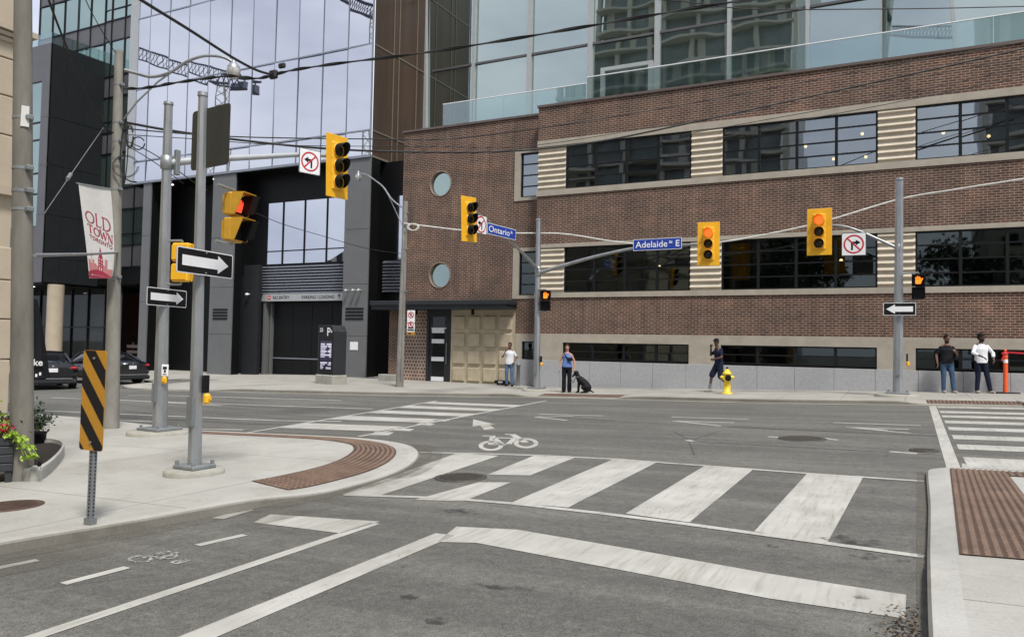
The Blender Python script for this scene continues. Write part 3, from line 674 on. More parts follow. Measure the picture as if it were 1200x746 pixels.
b.quad((x0,YL,3.36),(x0,YL,10.85),(x0,YL+6,10.85),(x0,YL+6,3.36))
b.box((-20.35,YL,-.3), (-19.88,YL+.6,3.0))
b.quad((-12.95,YR+.35,2.03),(-12.95,YR+.6,2.03),(-12.95,YR+.6,10.9),(-12.95,YR+.35,10.9))
bb.part('brick_wall', b, 'brick')
s = MB()                                           # limestone: sills, lintels, ground band
s.box((-12.97,YR-.05,3.43), (XE,YR+.3,3.62)); s.box((-12.97,YR-.02,5.38), (XE,YR+.3,5.53)); s.box((-12.97,YR-.05,7.42), (XE,YR+.3,7.64)); s.box((-12.97,YR-.02,9.38), (XE,YR+.3,9.62))
xs = [-12.95]+[v for w in wins for v in w]+[XE]
s.box((-12.96,YR-.012,1.70), (XE,YR+.3,2.03))
for a, c in zip(xs[0::2], xs[1::2]): s.box((a,YR-.012,1.0), (c,YR+.3,1.70))
for z0, z1 in ((3.44,5.50),(7.43,9.52)):
    s.box((-14.26,YL-.04,z0), (-12.97,YL+.25,z0+.14)); s.box((-14.26,YL-.04,z1-.14), (-12.97,YL+.25,z1)); s.box((-14.26,YL-.04,z0+.14), (-13.99,YL+.25,z1-.14))
s.box((-14.1,YL-.012,1.72), (-12.97,YL+.25,2.03)); s.box((-14.1,YL-.012,1.0), (-13.80,YL+.25,1.72))
bb.part('stone_band', s, 'stone')
for a, c in zip(xs[0::2], xs[1::2]):
    for z0, z1, k in rows[1:]:
        s = MB(); n = 8; h = (z1-z0)/n
        for i in range(n):                              # stepped ribs: each leans out to a sharp lip
            za = z0+i*h; q_ = [(YR+.2,0),(YR+.055,0),(YR+.055,.36),(YR-.015,.50),(YR-.015,.56),(YR+.055,1),(YR+.2,1)]; s.loft([[Vector((x_,y_,za+h*f_)) for y_,f_ in q_] for x_ in (a+.01,c-.01)], 0, False, True)
        bb.part('ribbed_stone_panel', s, 'ribstone')
s = MB(); k = 0
x = -14.1
while x < XE:
    w = 1.22 if x > -12.96 else 1.12
    Yf = YR-.03 if x > -12.97 else YL-.03
    x2 = min(x+w, -12.96 if x < -12.97 else XE)
    s.bbox((x+.004,Yf,gz(x,28)-.25), (x2-.004,YR+.4 if x > -12.97 else YL+.3,1.0), .006); x = x2
bb.part('granite_base', s, 'granite')
s = MB(); s.box((-12.99,YR-.06,10.95), (XE,YR+.5,11.04)); s.box((-19.86,YL-.06,10.85), (-12.993,YL+.5,10.94)); bb.part('coping', s, 'cope')
s = MB(); s.box((-12.9,YR+.5,10.5), (XE,34,10.6)); s.box((-19.8,YL+.5,10.45), (-12.9,34,10.55)); bb.part('roof_terrace', s, 'walk2')
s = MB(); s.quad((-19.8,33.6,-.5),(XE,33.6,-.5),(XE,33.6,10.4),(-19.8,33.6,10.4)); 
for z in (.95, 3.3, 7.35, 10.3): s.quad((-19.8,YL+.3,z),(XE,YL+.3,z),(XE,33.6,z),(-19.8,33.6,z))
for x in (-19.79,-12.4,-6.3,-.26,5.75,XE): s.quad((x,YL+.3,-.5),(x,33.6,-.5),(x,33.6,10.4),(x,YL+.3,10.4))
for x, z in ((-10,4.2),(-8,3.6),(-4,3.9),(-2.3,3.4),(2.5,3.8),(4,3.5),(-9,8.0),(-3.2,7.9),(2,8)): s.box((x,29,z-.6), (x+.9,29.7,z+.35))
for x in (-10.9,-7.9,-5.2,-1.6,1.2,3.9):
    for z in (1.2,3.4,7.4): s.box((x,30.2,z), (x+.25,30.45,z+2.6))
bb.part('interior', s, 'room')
def window(x0, x1, z0, z1, ncol, nrow, Y, gl, fr=.05, label=None):
    f = MB(); d0, d1 = Y+.06, Y+.14
    f.box((x0,d0-.02,z0), (x0+fr,d1,z1)); f.box((x1-fr,d0-.02,z0), (x1,d1,z1)); f.box((x0+fr,d0-.02,z0), (x1-fr,d1,z0+fr)); f.box((x0+fr,d0-.02,z1-fr), (x1-fr,d1,z1))
    for i in range(1, ncol):
        x = x0+(x1-x0)*i/ncol; f.box((x-.045,d0-.01,z0+fr), (x+.045,d1,z1-fr))
    zs = [z0+(z1-z0)*i/nrow for i in range(nrow+1)]
    for z in zs[1:-1]:
        for i in range(ncol):
            xa = x0+(x1-x0)*i/ncol+(.045 if i else fr); xb = x0+(x1-x0)*(i+1)/ncol-(.045 if i < ncol-1 else fr); f.box((xa,d0+.005,z-.022), (xb,d1-.01,z+.022))
    o = bb.part('window', f, 'frame', label=label)
    g = MB()
    for i in range(ncol):
        for j in range(nrow):
            xa, xb = x0+(x1-x0)*i/ncol, x0+(x1-x0)*(i+1)/ncol; za, zb = zs[j], zs[j+1]; e = [random.uniform(-.003,.003) for _ in range(3)]
            g.quad((xa,Y+.1,za),(xb,Y+.1+e[0],za),(xb,Y+.1+e[0]+e[1],zb),(xa,Y+.1+e[1],zb))
    bb.part('pane', g, gl, o)
for (a, c) in wins:
    for (z0, z1, nr) in rows: window(a, c, z0, z1, 4, nr, YR, 'winglass' if z0 > 6 else 'darkglass')
window(-13.99,-12.99, 7.57, 9.38, 1, 4, YL, 'winglass'); window(-13.99,-12.99, 3.58, 5.36, 1, 4, YL, 'darkglass'); window(-13.80,-12.99,1.0,1.72,1,2,YL,'darkglass')
for cx, cz in rc:
    o = MB(); n = 40
    o.loft([[Vector((cx+r_*math.cos(2*math.pi*i/n), y_, cz+r_*math.sin(2*math.pi*i/n))) for i in range(n)] for r_, y_ in ((rr+.05,YL-.001),(rr+.05,YL-.015),(rr,YL-.02),(rr-.002,YL+.16),(rr-.03,YL+.16))], 0, True, False)
    oo = bb.part('round_window', o, 'rim')
    g = MB(); g.add([(cx+(rr-.03)*math.cos(2*math.pi*i/n), YL+.13, cz+(rr-.03)*math.sin(2*math.pi*i/n)) for i in range(n)], [tuple(range(n))]); bb.part('pane', g, 'teal', oo)
for cx, cz, Y in ((-3.1,8.65,28.3),(-2.2,8.15,28.4),(-1.3,8.9,28.3),(-1.2,8.15,28.5),(1.1,8.75,28.6),(2.4,8.6,29),(-13.2,8.6,28.6),(-1.95,4.65,28.4),(-8.6,4.75,29.5)):
    l = MB(); l.ell((cx,Y,cz), .055, 0, 8, 6); l.cyl((cx,Y,cz+.05),(cx,Y,cz+.7), .008, n=6, m=1); bb.part('pendant_lamp', l, ['bulb','black'])
c = MB(); c.bbox((-20.75,YL-.95,3.17), (-14.02,YL-.002,3.36), .02); c.box((-20.7,YL-.88,3.0), (-14.08,YL-.002,3.17)); bb.part('canopy', c, 'kiosk')
d = MB(); d.box((-19.88,YL+.05,-.3), (-18.42,YL+.4,3.0)); bb.part('tile_screen', d, 'tile')
dr = Vector((-18.42,YL,0))
d = MB(); zb = gz(-18,28)
d.box((-18.42,YL+.05,zb), (-18.3,YL+.3,3.0)); d.box((-17.28,YL+.05,zb), (-17.17,YL+.3,3.0)); d.box((-18.3,YL+.05,2.72), (-17.28,YL+.3,3.0)); d.box((-18.3,YL+.1,zb), (-18.16,YL+.16,2.72)); d.box((-17.52,YL+.1,zb), (-17.28,YL+.16,2.72))
do = bb.part('door', d, 'kiosk')
g = MB(); g.box((-18.16,YL+.12,zb), (-17.52,YL+.14,2.72)); bb.part('door_glass', g, 'lobbyglass', do)
g = MB()
for z0, z1 in ((zb+.02,zb+.2),(.82,1.0),(1.58,1.76),(2.02,2.2)): g.box((-18.17,YL+.09,z0), (-17.55,YL+.118,z1))
g.box((-18.2,YL+.085,2.2), (-17.45,YL+.118,2.25)); bb.part('white_door_strip', g, 'white', do)
g = MB(); g.cyl((-17.4,YL+.05,.7),(-17.4,YL+.05,1.6), .015, n=8); bb.part('handle', g, 'steel', do)
d = MB(); d.box((-17.16,YL+.02,gz(-16,28)-.2), (-14.103,YL+.3,3.0))
for i in range(4):
    for j in range(4):
        xa = -17.03+i*.735; za = .02+j*.715; p = .035
        d.add([(xa,YL+.02,za),(xa+.58,YL+.02,za),(xa+.58,YL+.02,za+.58),(xa,YL+.02,za+.58),(xa+p,YL-.06,za+p),(xa+.58-p,YL-.06,za+p),(xa+.58-p,YL-.06,za+.58-p),(xa+p,YL-.06,za+.58-p)], [(0,1,5,4),(1,2,6,5),(2,3,7,6),(3,0,4,7),(4,5,6,7)])
bb.part('stone_panel_wall', d, 'panelstone')
for x in (-18.7,-15.9): f = MB(); f.box((x,YL-.5,2.78), (x+.08,YL-.38,3.0)); bb.part('soffit_spotlight', f, 'black')

# balustrade on the roof
zt1 = wy(519,122,28.25).z; zt2 = wy(690,90,27.75).z
for nm, xa, xb, Y, zb_, zt_, lab in (('glass_balustrade', wy(519,122,28.25).x, -12.99, 28.25, 10.55, zt1, 'lower clear glass balustrade on the short west end of the brick parapet'), ('glass_balustrade', wy(688,90,27.75).x, XE, 27.75, 11.04, zt2, 'taller long clear glass balustrade with white rail over the brick parapet')):
    T = Thing(nm, lab, 'railing', (xa, Y, zb_), world=True, group='glass balustrades on the brick roof')
    if Y > 28: xb = wy(687,98,28.25).x
    g = MB(); x = xa
    while x < xb: g.box((x+.01,Y,zb_), (min(x+1.5,xb)-.01,Y+.02,zt_-.03)); x += 1.5
    T.part('glass_panel', g, 'railglass')
    g = MB(); g.box((xa,Y-.02,zt_-.03), (xb,Y+.04,zt_)); T.part('handrail', g, 'white')
for x, z in ((wy(683,118,29).x,0),(wy(795,107,29).x,0),(wy(873,100,29).x,0)):
    T = MB(); T.bbox((x-.25,28.9,11.25),(x+.25,29.4,11.32),.02); T.bbox((x-.25,29.35,11.3),(x+.25,29.42,11.75),.02)
    for sx in (-.22,.22):
        for sy in (28.93,29.37): T.cyl((x+sx,sy,10.6),(x+sx,sy,11.27),.018,n=6)
    solo('terrace_chair', T, 'white', 'white patio chair behind the glass balustrade, ' + ('near its west step' if x < -11 else 'middle one of the three' if x < -6.2 else 'farthest right of the three'), 'chair', (x,29,10.6), group='white chairs on the roof terrace')
T = Thing('glass_vestibule', 'white framed glass vestibule on the roof terrace behind the balustrade', 'shelter', (-10.6,29.6,10.6), world=True)
f = MB(); xa, xb = wy(706,90,29.6).x, wy(762,80,29.6).x
for x in (xa, xb): f.box((x-.09,29.6,10.6),(x+.09,29.78,12.9))
f.box((xa-.09,29.6,12.9),(xb+.09,29.78,13.05)); T.part('frame', f, 'lgrey')
f = MB(); f.box((xa+.09,29.66,10.6),(xb-.09,29.7,12.9)); T.part('glass_panel', f, 'railglass')

# ================================================================== GLASS TOWER ABOVE THE BRICK
YG = 33.5
tw = Thing('curtain_wall_building', 'green glass curtain wall building set back above the brick parapet', 'building', (-20, YG, 10.5), world=True)
xg0 = wy(500,150,YG).x; xk = wy(1032,60,YG).x
g = MB(); vx = [xg0]+[wy(x,40,YG).x for x in (557,622,693,771,855)]
st = vx[-1]-vx[-2]
while vx[-1]+st < xk+.5: vx.append(vx[-1]+st)
vx[-1] = xk
zh = wy(622,64.5,YG).z; zlev = [10.5, zh, zh+3.9, zh+7.8, zh+11.7]
for i in range(len(vx)-1):
    for za, zb_ in zip(zlev[:-1], zlev[1:]):
        e = random.uniform(-.03,.03); e2 = random.uniform(-.02,.02)
        g.quad((vx[i],YG,za),(vx[i+1],YG+e,za),(vx[i+1],YG+e+e2,zb_),(vx[i],YG+e2,zb_))
tw.part('glass_wall', g, 'greenglass')
g = MB(); z1 = zlev[-1]                                # folded east facets
P0 = (xk,YG,10.5); fx = [(xk,0),(xk+2.6,-1.5),(xk+6,-.6),(xk+10,-2.5),(xk+16,0)]
for (xa,ya),(xb,yb) in zip(fx[:-1], fx[1:]): g.quad((xa,YG+ya,10.5),(xb,YG+yb,10.5),(xb-.9,YG+yb-.4,z1),(xa-.9 if xa > xk else xa,YG+ya-(.4 if xa > xk else 0),z1))
tw.part('folded_glass_wall', g, 'greenglass')
f = MB()
for i, x in enumerate(vx[:-1]):
    w = .11 if i in (2,3,4) else .075
    if i == 0: f.ext([(x-.28,YG-.2,z1),(x-.55,YG-.2,z1),(x-.12,YG-.2,10.5),(x+.13,YG-.2,10.5)], (0,.2,0)); continue
    f.box((x-w,YG-.18,10.5), (x+w,YG+.05,z1))
for (xa, ya) in fx[:-1]:
    o_ = .9 if xa > xk else 0; f.ext([(xa-.06,YG+ya-.12,10.5),(xa+.06,YG+ya-.12,10.5),(xa+.06-o_,YG+ya-.5,z1),(xa-.06-o_,YG+ya-.5,z1)], (0,.15,0))
tw.part('mullion', f, 'lgrey')
f = MB()
for z in zlev[1:-1]: f.box((xg0+.3,YG-.09,z-.05),(xk,YG-.02,z+.05))
tw.part('transom', f, 'spandrel')
f = MB(); f.box((xg0,YG+.3,10.5),(xk+16,48,z1)); tw.part('core', f, 'darker')

# ================================================================== PARKING / GLASS OFFICE BUILDING
YO, YD = 29.0, 30.2
ob = Thing('glass_office_building', 'mirror glass office box over grey columns and a parking garage entrance', 'building', (-22.45, YO, gz(-22.4,YO)), world=True)
XO0, XO1, ZB = -39.15, -22.45, 10.39
vm = [-39.15,-38.15,-36.54,-34.97,-33.38,-31.79,-30.2,-28.62,-27.06,-25.48,-23.93,-22.45]; zl = [ZB,11.57,15.69,19.8,23.9,27]
g = MB()
for i in range(len(vm)-1):
    for za, zb_ in zip(zl[:-1], zl[1:]):
        e = random.uniform(-.03,.03); e2 = random.uniform(-.03,.03); g.quad((vm[i],YO,za),(vm[i+1],YO+e,za),(vm[i+1],YO+e+e2,zb_),(vm[i],YO+e2,zb_))
ob.part('mirror_wall', g, 'mirror')
f = MB()
for x in vm[1:-1]: f.box((x-.016,YO-.03,ZB+.02),(x+.016,YO-.005,27))
f.box((XO1-.03,YO-.05,ZB),(XO1+.05,YO-.003,27))
ob.part('mullion', f, 'mull')
f = MB()
for z in zl[1:-1]: f.box((XO0,YO-.045,z-.035),(XO1-.03,YO-.031,z+.035))
f.box((XO0,YO-.07,ZB-.12),(XO1+.05,YO+.1,ZB)); ob.part('transom', f, 'mull')
f = MB(); f.box((XO0-.65,YO-.06,ZB-.05),(XO0,YO+.3,27)); ob.part('corner_trim', f, 'lgrey')
g = MB(); g.quad((XO1+.02,YO+.1,ZB),(XO1+.02,46,ZB),(XO1+.02,46,27),(XO1+.02,YO+.1,27)); ob.part('bronze_side_wall', g, 'brown')
g = MB()
for z in (11.57,15.69,19.8): g.box((XO1+.02,YO+.1,z-.03),(XO1+.05,40,z+.03))
g.box((XO1+.02,YO+.1,ZB-.1),(XO1+.07,40,ZB)); ob.part('side_trim', g, 'brownline')
g = MB()
for y in (30.6,31.05,32.6): g.box((XO1+.022,y,ZB),(XO1+.045,y+.05,27))
ob.part('side_mullion', g, 'brownline')
g = MB(); g.box((XO0-.2,YO+.05,ZB-.1),(XO1,46,ZB-.01)); ob.part('soffit', g, 'darker')
for x, y in ((-35,30),(-33.5,29.7),(-27,29.8),(-24.3,29.9),(-37,29.9)): g = MB(); g.cyl((x,y,ZB-.13),(x,y,ZB-.1),.045,n=10); ob.part('soffit_lamp', g, 'bulbw')
def column(xa, xb, ya, yb, z0, z1, front='grey', side='darker', bands=(), vent=None):
    c = MB(); hs = [z0]+list(bands)+[z1]
    for za, zb_ in zip(hs[:-1], hs[1:]):
        c.bbox((xa,ya,za+.008),(xb,ya+.08,zb_-.008),.006,0)
    c.box((xa+.02,ya+.081,z0),(xb-.01,yb,z1),1)
    return ob.part('column', c, [front, side])
gl_ = gz(-28,29)-.1
column(-23.87,-22.4,YO,29.75,gl_,ZB-.12,bands=(1.85,4.3,6.9))
column(-32.75,-31.1,YO,29.6,gl_,ZB-.12,bands=(1.85,4.3,6.9))
column(-38.25,-37.6,YO,33,gl_,ZB-.12,bands=(3.6,7.3))
for xa in (-23.65,-32.45):
    v = MB()
    for k in range(4): v.box((xa,YO-.03,2.62+k*.16),(xa+1.05,YO-.002,2.70+k*.16))
    ob.part('vent_grille', v, 'black')
w = MB()                                            # back wall of the recess
w.box((-37.6,30.6,gl_),(-32.0,30.8,ZB-.1)); w.box((-31.05,YD-.5,gl_),(-29.95,YD-.3,5.50),1); w.box((-31.9,YD-.1,8.78),(-24.5,YD+.2,ZB-.1)); w.box((-31.9,YD-.1,5.0),(-29.95,YD+.1,8.77))
w.box((-23.2,YD,gl_),(-22.38,YD+.3,ZB-.1)); w.box((-22.375,YD,5.52),(-21.70,YD+.3,ZB-.1)); w.box((-22.375,YD,gl_),(-19.85,YD+.3,3.98)); w.box((-21.69,YD+.01,8.61),(-19.85,YD+.3,ZB-.1)); w.box((-24.6,YD,gl_),(-23.21,YD+.3,ZB-.1))
ob.part('recess_wall', w, ['darker','dark'])
def louvre(xa, xb, Y, z0, z1, n):
    l = MB(); l.box((xa,Y+.12,z0),(xb,Y+.16,z1),1); h = (z1-z0)/n
    for i in range(n): l.add([(xa,Y,z0+i*h),(xb,Y,z0+i*h),(xb,Y+.1,z0+(i+.7)*h),(xa,Y+.1,z0+(i+.7)*h),(xa,Y+.0,z0+i*h+.03),(xb,Y+.0,z0+i*h+.03),(xb,Y+.1,z0+(i+.7)*h+.03),(xa,Y+.1,z0+(i+.7)*h+.03)], [(0,1,5,4),(4,5,6,7),(0,3,2,1)])
    return ob.part('louvre', l, ['mull','darker'])
louvre(-30.4,-24.5,YD-.15,4.0,5.50,10); louvre(-22.36,-20.3,YD-.15,3.99,5.51,10)
g = MB(); px_ = [-29.95,-28.83,-27.37,-25.91,-24.5]
for a, c in zip(px_[:-1], px_[1:]):
    for za, zb_ in ((5.53,6.22),(6.22,8.77)): g.quad((a,YD-.05,za),(c,YD-.05+random.uniform(-.01,.01),za),(c,YD-.05,zb_),(a,YD-.05,zb_))
ob.part('lobby_window', g, 'mirror_low')
g = MB(); g.quad((-21.69,YD,5.53),(-19.9,YD,5.53),(-19.9,YD,8.6),(-21.69,YD,8.6)); ob.part('slit_window', g, 'mirror_low')
f = MB()
for x in px_: f.box((x-.025,YD-.10,5.51),(x+.025,YD-.055,8.77))
f.box((-29.92,YD-.10,6.2),(-24.53,YD-.056,6.25)); f.box((-29.95,YD-.14,5.505),(-24.5,YD-.05,5.55)); ob.part('window_frame', f, 'frame')
gd = MB(); gd.box((-29.56,YD+.25,-.8),(-24.5,YD+.35,3.99)); gdo = ob.part('garage_door', gd, 'darker', label='closed black folding garage door')
gd = MB()
gd.box((-29.56,YD+.22,.64),(-24.5,YD+.249,.70)); ob.part('door_rail', gd, 'mull', gdo)
gd = MB()
for x in (-28.3,-27.0,-25.7): gd.box((x,YD+.23,-.8),(x+.02,YD+.249,.63)); gd.box((x,YD+.23,.71),(x+.02,YD+.249,3.4))
ob.part('door_seam', gd, 'frame', gdo)
gd = MB(); gd.box((-29.94,YD-.15,-.8),(-29.80,YD+.3,3.62)); gd.box((-29.68,YD+.1,-.8),(-29.6,YD+.3,3.5)); ob.part('door_frame', gd, 'grey')
sg = MB(); za, zb_ = 3.63, 3.98; Ys = YD-.2
sg.ext([(-30.15,Ys,za-.02),(-24.6,Ys,za-.02),(-24.6,Ys,zb_),(-29.95,Ys,zb_)], (0,.12,0))
so_ = ob.part('garage_sign', sg, 'lgrey', label='grey fascia lettered NO ENTRY and PARKING / LOADING')
tx = MB(); tx.text('NO ENTRY', (-29.25,Ys-.006,za+.08), (1,0,0), (0,0,1), 1.12, .17, (0,0,0), 0, .01); tx.text('PARKING / LOADING', (-27.3,Ys-.006,za+.08), (1,0,0), (0,0,1), 2.1, .17, (0,0,0), 0, .01)
ax = -24.9; tx.box((ax-.015,Ys-.008,za+.06),(ax+.015,Ys-.002,za+.28)); tx.quad((ax-.1,Ys-.006,za+.19),(ax-.07,Ys-.006,za+.17),(ax,Ys-.006,za+.26),(ax,Ys-.006,za+.3)); tx.quad((ax+.1,Ys-.006,za+.19),(ax,Ys-.006,za+.3),(ax,Ys-.006,za+.26),(ax+.07,Ys-.006,za+.17))
tx.lathe([(.115,Ys-.008),(.115,Ys-.002)], (-29.52,0,za+.17), 20, 1, 'y'); tx.box((-29.59,Ys-.012,za+.145),(-29.45,Ys-.009,za+.19),2)
ob.part('lettering', tx, ['signblack','signred','white'], so_)
x, z = -23.5, 4.0
for dx in (0,.42,.75): cc = MB(); cc.ell((x+dx,YO-.22,3.98),(.08,.11,.08),0); cc.cyl((x+dx,YO,4.0),(x+dx,YO-.15,4.0),.03,n=8); ob.part('security_camera', cc, 'lgrey')
cc = MB(); cc.ell((-30.6,YD-.68,3.95),(.12,.08,.07),0); cc.cyl((-30.6,YD-.5,3.97),(-30.6,YD-.62,3.97),.025,n=8); ob.part('security_camera', cc, 'white')
cc = MB(); cc.box((-23.33,YO-.02,1.2),(-22.87,YO-.001,1.58)); ob.part('white_notice', cc, 'white')
# cedar lined recess west of the columns
cc = MB(); cc.box((-51,36.4,-1),(-38.3,36.6,6.2)); ob.part('cedar_wall', cc, 'wood')
cc = MB(); cc.box((-39.75,YO+.3,ZB-.1),(-38.6,46,30)); ob.part('west_core', cc, 'darker')
cc = MB(); cc.box((-43,36.6,-1),(-19.8,36.8,ZB)); ob.part('rear_wall', cc, 'darker')
cc = MB(); cc.box((-47.3,33.0,4.95),(-43.9,36.4,5.05)); ob.part('recess_ceiling', cc, 'darker')
cc = MB(); cc.box((-43.5,33.9,-1),(-43.2,36.4,6)); ob.part('recess_side_wall', cc, 'dark')
cc = MB()
for k in range(5): cc.box((-45.4,33.6,-.5+k*.36),(-43.6,34.0,-.31+k*.36))
for x in (-45.4,-43.7): cc.box((x,34.001,-.6),(x+.1,34.1,1.3))
ob.part('plank_bench', cc, 'cope')
# window wall west of the mirror box, running behind the dark volume
Yw = 32.65
def bay(xa, xb, z0, z1):
    z = z0; k = 0
    while z < z1:
        fc = MB(); sp = MB(); gl2 = MB(); sp.box((xa,Yw,z),(xb,Yw+.1,z+1.4)); e = random.uniform(-.05,.05)
        gl2.quad((xa,Yw+.01,z+1.4),(xb,Yw+.01+e,z+1.4),(xb,Yw+.01+e,z+3.75),(xa,Yw+.01,z+3.75))
        fc.box((xa+.031,Yw-.05,z-.04),(xb-.031,Yw-.01,z+.04)); fc.box((xa+.031,Yw-.05,z+1.36),(xb-.031,Yw-.01,z+1.43))
        if k % 2 == 0: fc.box((xa+.031,Yw-.045,z+2.1),(xb-.031,Yw-.012,z+2.16))
        for x in (xa, xb): fc.box((x-.03 if x == xa else x-.028,Yw-.055,z-.04),(x+.03 if x == xa else x-.002,Yw-.008,z+3.71))
        b0 = ob.part('window', fc, 'frame'); ob.part('pane', gl2, 'teal', b0); ob.part('spandrel_panel', sp, 'spandrel'); z += 3.75; k += 1
x = -39.8; widths = [1.4,1.4,1.3,1.5,1.35,.7,1.5,1.35,1.5,1.35,1.5]
for w_ in widths: bay(x-w_, x, 6.1 if x > -47 else 17.3, 33); x -= w_
w = MB(); w.box((-47.2,Yw,5.0),(-38.4,Yw+.3,6.1)); ob.part('west_lintel', w, 'darker')

# ================================================================== DARK PANEL BUILDING (west)
XD = -47.28; YF = 29.0; YB2 = 32.6
db = Thing('dark_panel_building', 'charcoal panel clad box over a glazed lobby with a white column', 'building', (XD, YF, gz(XD,YF)), world=True)
w = MB(); z0, z1 = 4.93, 19.80
w.box((-68,YF+.1,z0),(XD-.05,YB2+.1,z1-.1)); db.part('dark_wall', w, 'dark')
w = MB(); w.box((-68,YB2+.1,z0),(-49.5,40,z1-.1)); db.part('rear_wall', w, 'dark')
zz_ = [4.9,6.45,9.1,12.2,15.2,19.8]; ys = [YF,30.1,31.3,YB2+.1]
w = MB()
for za, zb_ in zip(zz_[:-1], zz_[1:]):
    for ya, yb in zip(ys[:-1], ys[1:]): w.bbox((XD-.05,ya+.012,za+.012),(XD,yb-.012,zb_-.012),.01)
db.part('side_cladding', w, 'dark')
w = MB(); w.bbox((-48.05,YF-.02,4.91),(XD,YF+.1,19.79),.01)
for za, zb_ in zip(zz_[:-1], zz_[1:]): w.box((-48.05,YF-.03,za-.012),(XD,YF-.021,za+.012))
w.box((-68,YF-.01,4.91),(-51.6,YF+.1,19.79)); w.box((-51.6,YF-.01,4.91),(-48.05,YF+.1,8.35)); w.box((-51.6,YF-.01,17.5),(-48.05,YF+.1,19.79))
db.part('front_cladding', w, 'spandrel')
w = MB(); w.box((-51.6,YF+.04,8.35),(-48.05,YF+.08,17.5)); db.part('slot_window', w, 'teal')
w = MB()
for z in (8.35,10.4,11.7,13.8,14.9,17.5): w.box((-51.6,YF+.0,z-.05),(-48.05,YF+.038,z+.05))
w.box((-49.3,YF,8.35),(-49.22,YF+.038,17.5)); db.part('window_frame', w, 'frame')
w = MB(); w.box((-68,YF+.2,4.8),(XD-.1,40,4.92)); db.part('soffit', w, 'darker')
w = MB(); w.quad((-68,33.3,-1),(-45.6,33.3,-1),(-45.6,33.3,4.85),(-68,33.3,4.85)); db.part('lobby_window', w, 'lobbyglass')
w = MB(); x = -66.5
while x < -45.7: w.box((x,33.2,-1),(x+.07,33.29,4.85)); x += 1.75
w.box((-68,33.2,2.2),(-45.6,33.285,2.28)); db.part('lobby_frame', w, 'frame')
w = MB(); c_ = wy(64,380,29.9); w.cyl((c_.x,29.9,-1),(c_.x,29.9,4.8), .47, n=24); db.part('lobby_column', w, 'beige')
for x in (-50.8,-48.6,-53.4,-47.7): w = MB(); w.cyl((x,30.6,4.78),(x,30.6,4.80), .12, n=12); db.part('soffit_lamp', w, 'bulbw')
for a_, c_ in (((-49.6,YF+.05,19.77),(XD-.05,YF+.08,20.5)), ((XD-.1,YF+.08,19.77),(XD-.07,YB2,20.5))): w = MB(); w.box(a_, c_); db.part('roof_railing', w, 'railglass')

# ================================================================== BEIGE CORNER BUILDING (left edge)
XB, YB = -14.4, 8.33
bg_ = Thing('beige_building', 'old beige masonry corner building with cornice at the left edge', 'building', (XB, YB, gz(XB,YB)), world=True)
w = MB(); z = -.6; hs = [-.6,.35]
joints = [wx(7,y,XB).z for y in (590,485,421,374,328,289)]
w.box((-22,-8,-.8),(XB-.06,YB-.06,10.2))
zs_ = sorted([-.8]+joints)
for za, zb_ in zip(zs_[:-1], zs_[1:]): w.bbox((-22,-8,za+.01),(XB,YB,zb_-.01),.015)
ztop = [wx(7,y,XB).z for y in (222,158,112,68)]+[10.3]
for za, zb_ in zip(ztop[:-1], ztop[1:]): w.bbox((-22,-8,za+.01),(XB,YB,zb_-.01),.015)
bg_.part('masonry_wall', w, 'beige')
w = MB(); za = wx(7,41,XB).z
for k, (o, h) in enumerate(((.05,.07),(.10,.07),(.16,.10))): w.box((-22,-8,za+k*.09-.12),(XB+o,YB+o,za+k*.09-.12+h))
w.box((-22,-8,ztop[0]-.1),(XB+.08,YB+.08,ztop[0]+.06)); bg_.part('cornice', w, 'beige')
w = MB(); w.box((-22,-7,joints[-1]+.06),(XB-.08,YB-.3,ztop[0]-.1)); bg_.part('dark_fascia', w, 'darker')
# ================================================================== POLES
def gpt(x, y): return Vector((x, y, gz(x, y)))
def topz(px, py, b): return vp(px, py, b, math.degrees(YAW)+90).z
def toppt(px, py, b): return vp(px, py, b, math.degrees(YAW)+90)
def oct_pole(name, label, base, top, rb, rt_, ms='steel', foot=True, group=None, yawp=0.5, plinth=True):
    T = Thing(name, label, 'pole', base, group=group); t_ = top-base; T.axis = t_; a_ = t_.normalized()
    p = MB(); p.cyl(a_*.12, t_, rb, rt_, 8, 0, True, False, yawp); p.cyl(t_, t_+a_*.05, rt_*1.18, rt_*1.1, 12)
    T.part('shaft', p, ms)
    q = MB(); s_ = rb*2.1; q.bbox((-s_,-s_,.07),(s_,s_,.12),.01)
    for a in (-1,1):
        for b_ in (-1,1): q.cyl((a*s_*.8,b_*s_*.8,.115),(a*s_*.8,b_*s_*.8,.17),.025,n=6)
    T.part('base_plate', q, 'steel_dull')
    q = MB(); q.box((-.05,-rb-.03,.6),(.05,-rb+.03,.95)); T.part('hand_hole_cover', q, 'steel_dull')
    if plinth: q = MB(); q.lathe([(.02,-.15),(rb*4.2,-.15),(rb*4.2,.04),(rb*3.9,.07),(.02,.07)],(0,0,0),26); T.part('footing', q, 'stonec')
    return T
def at_z(T, z): return V_((T.axis.x*z/T.axis.z, T.axis.y*z/T.axis.z, z))
V_ = Vector
Bb = gpt(-7.86,6.82); Ab = gpt(-12.4,9.93); Cb = gpt(-14.06,10.13); Gb = gpt(-9.47,5.67); Lb = gpt(-17.02,24.13); Mb = gpt(-11.7,24.98); Rb = gpt(-.19,24.85)
B = oct_pole('signal_pole', 'galvanised signal pole carrying the large arrow sign and a sign seen from behind', Bb, toppt(237.5,113,Bb), .086, .054, group='galvanised signal poles')
A_ = oct_pole('signal_pole', 'galvanised signal pole with long mast arm behind the foremost steel pole', Ab, toppt(197.5,123,Ab), .135, .078, group='galvanised signal poles')
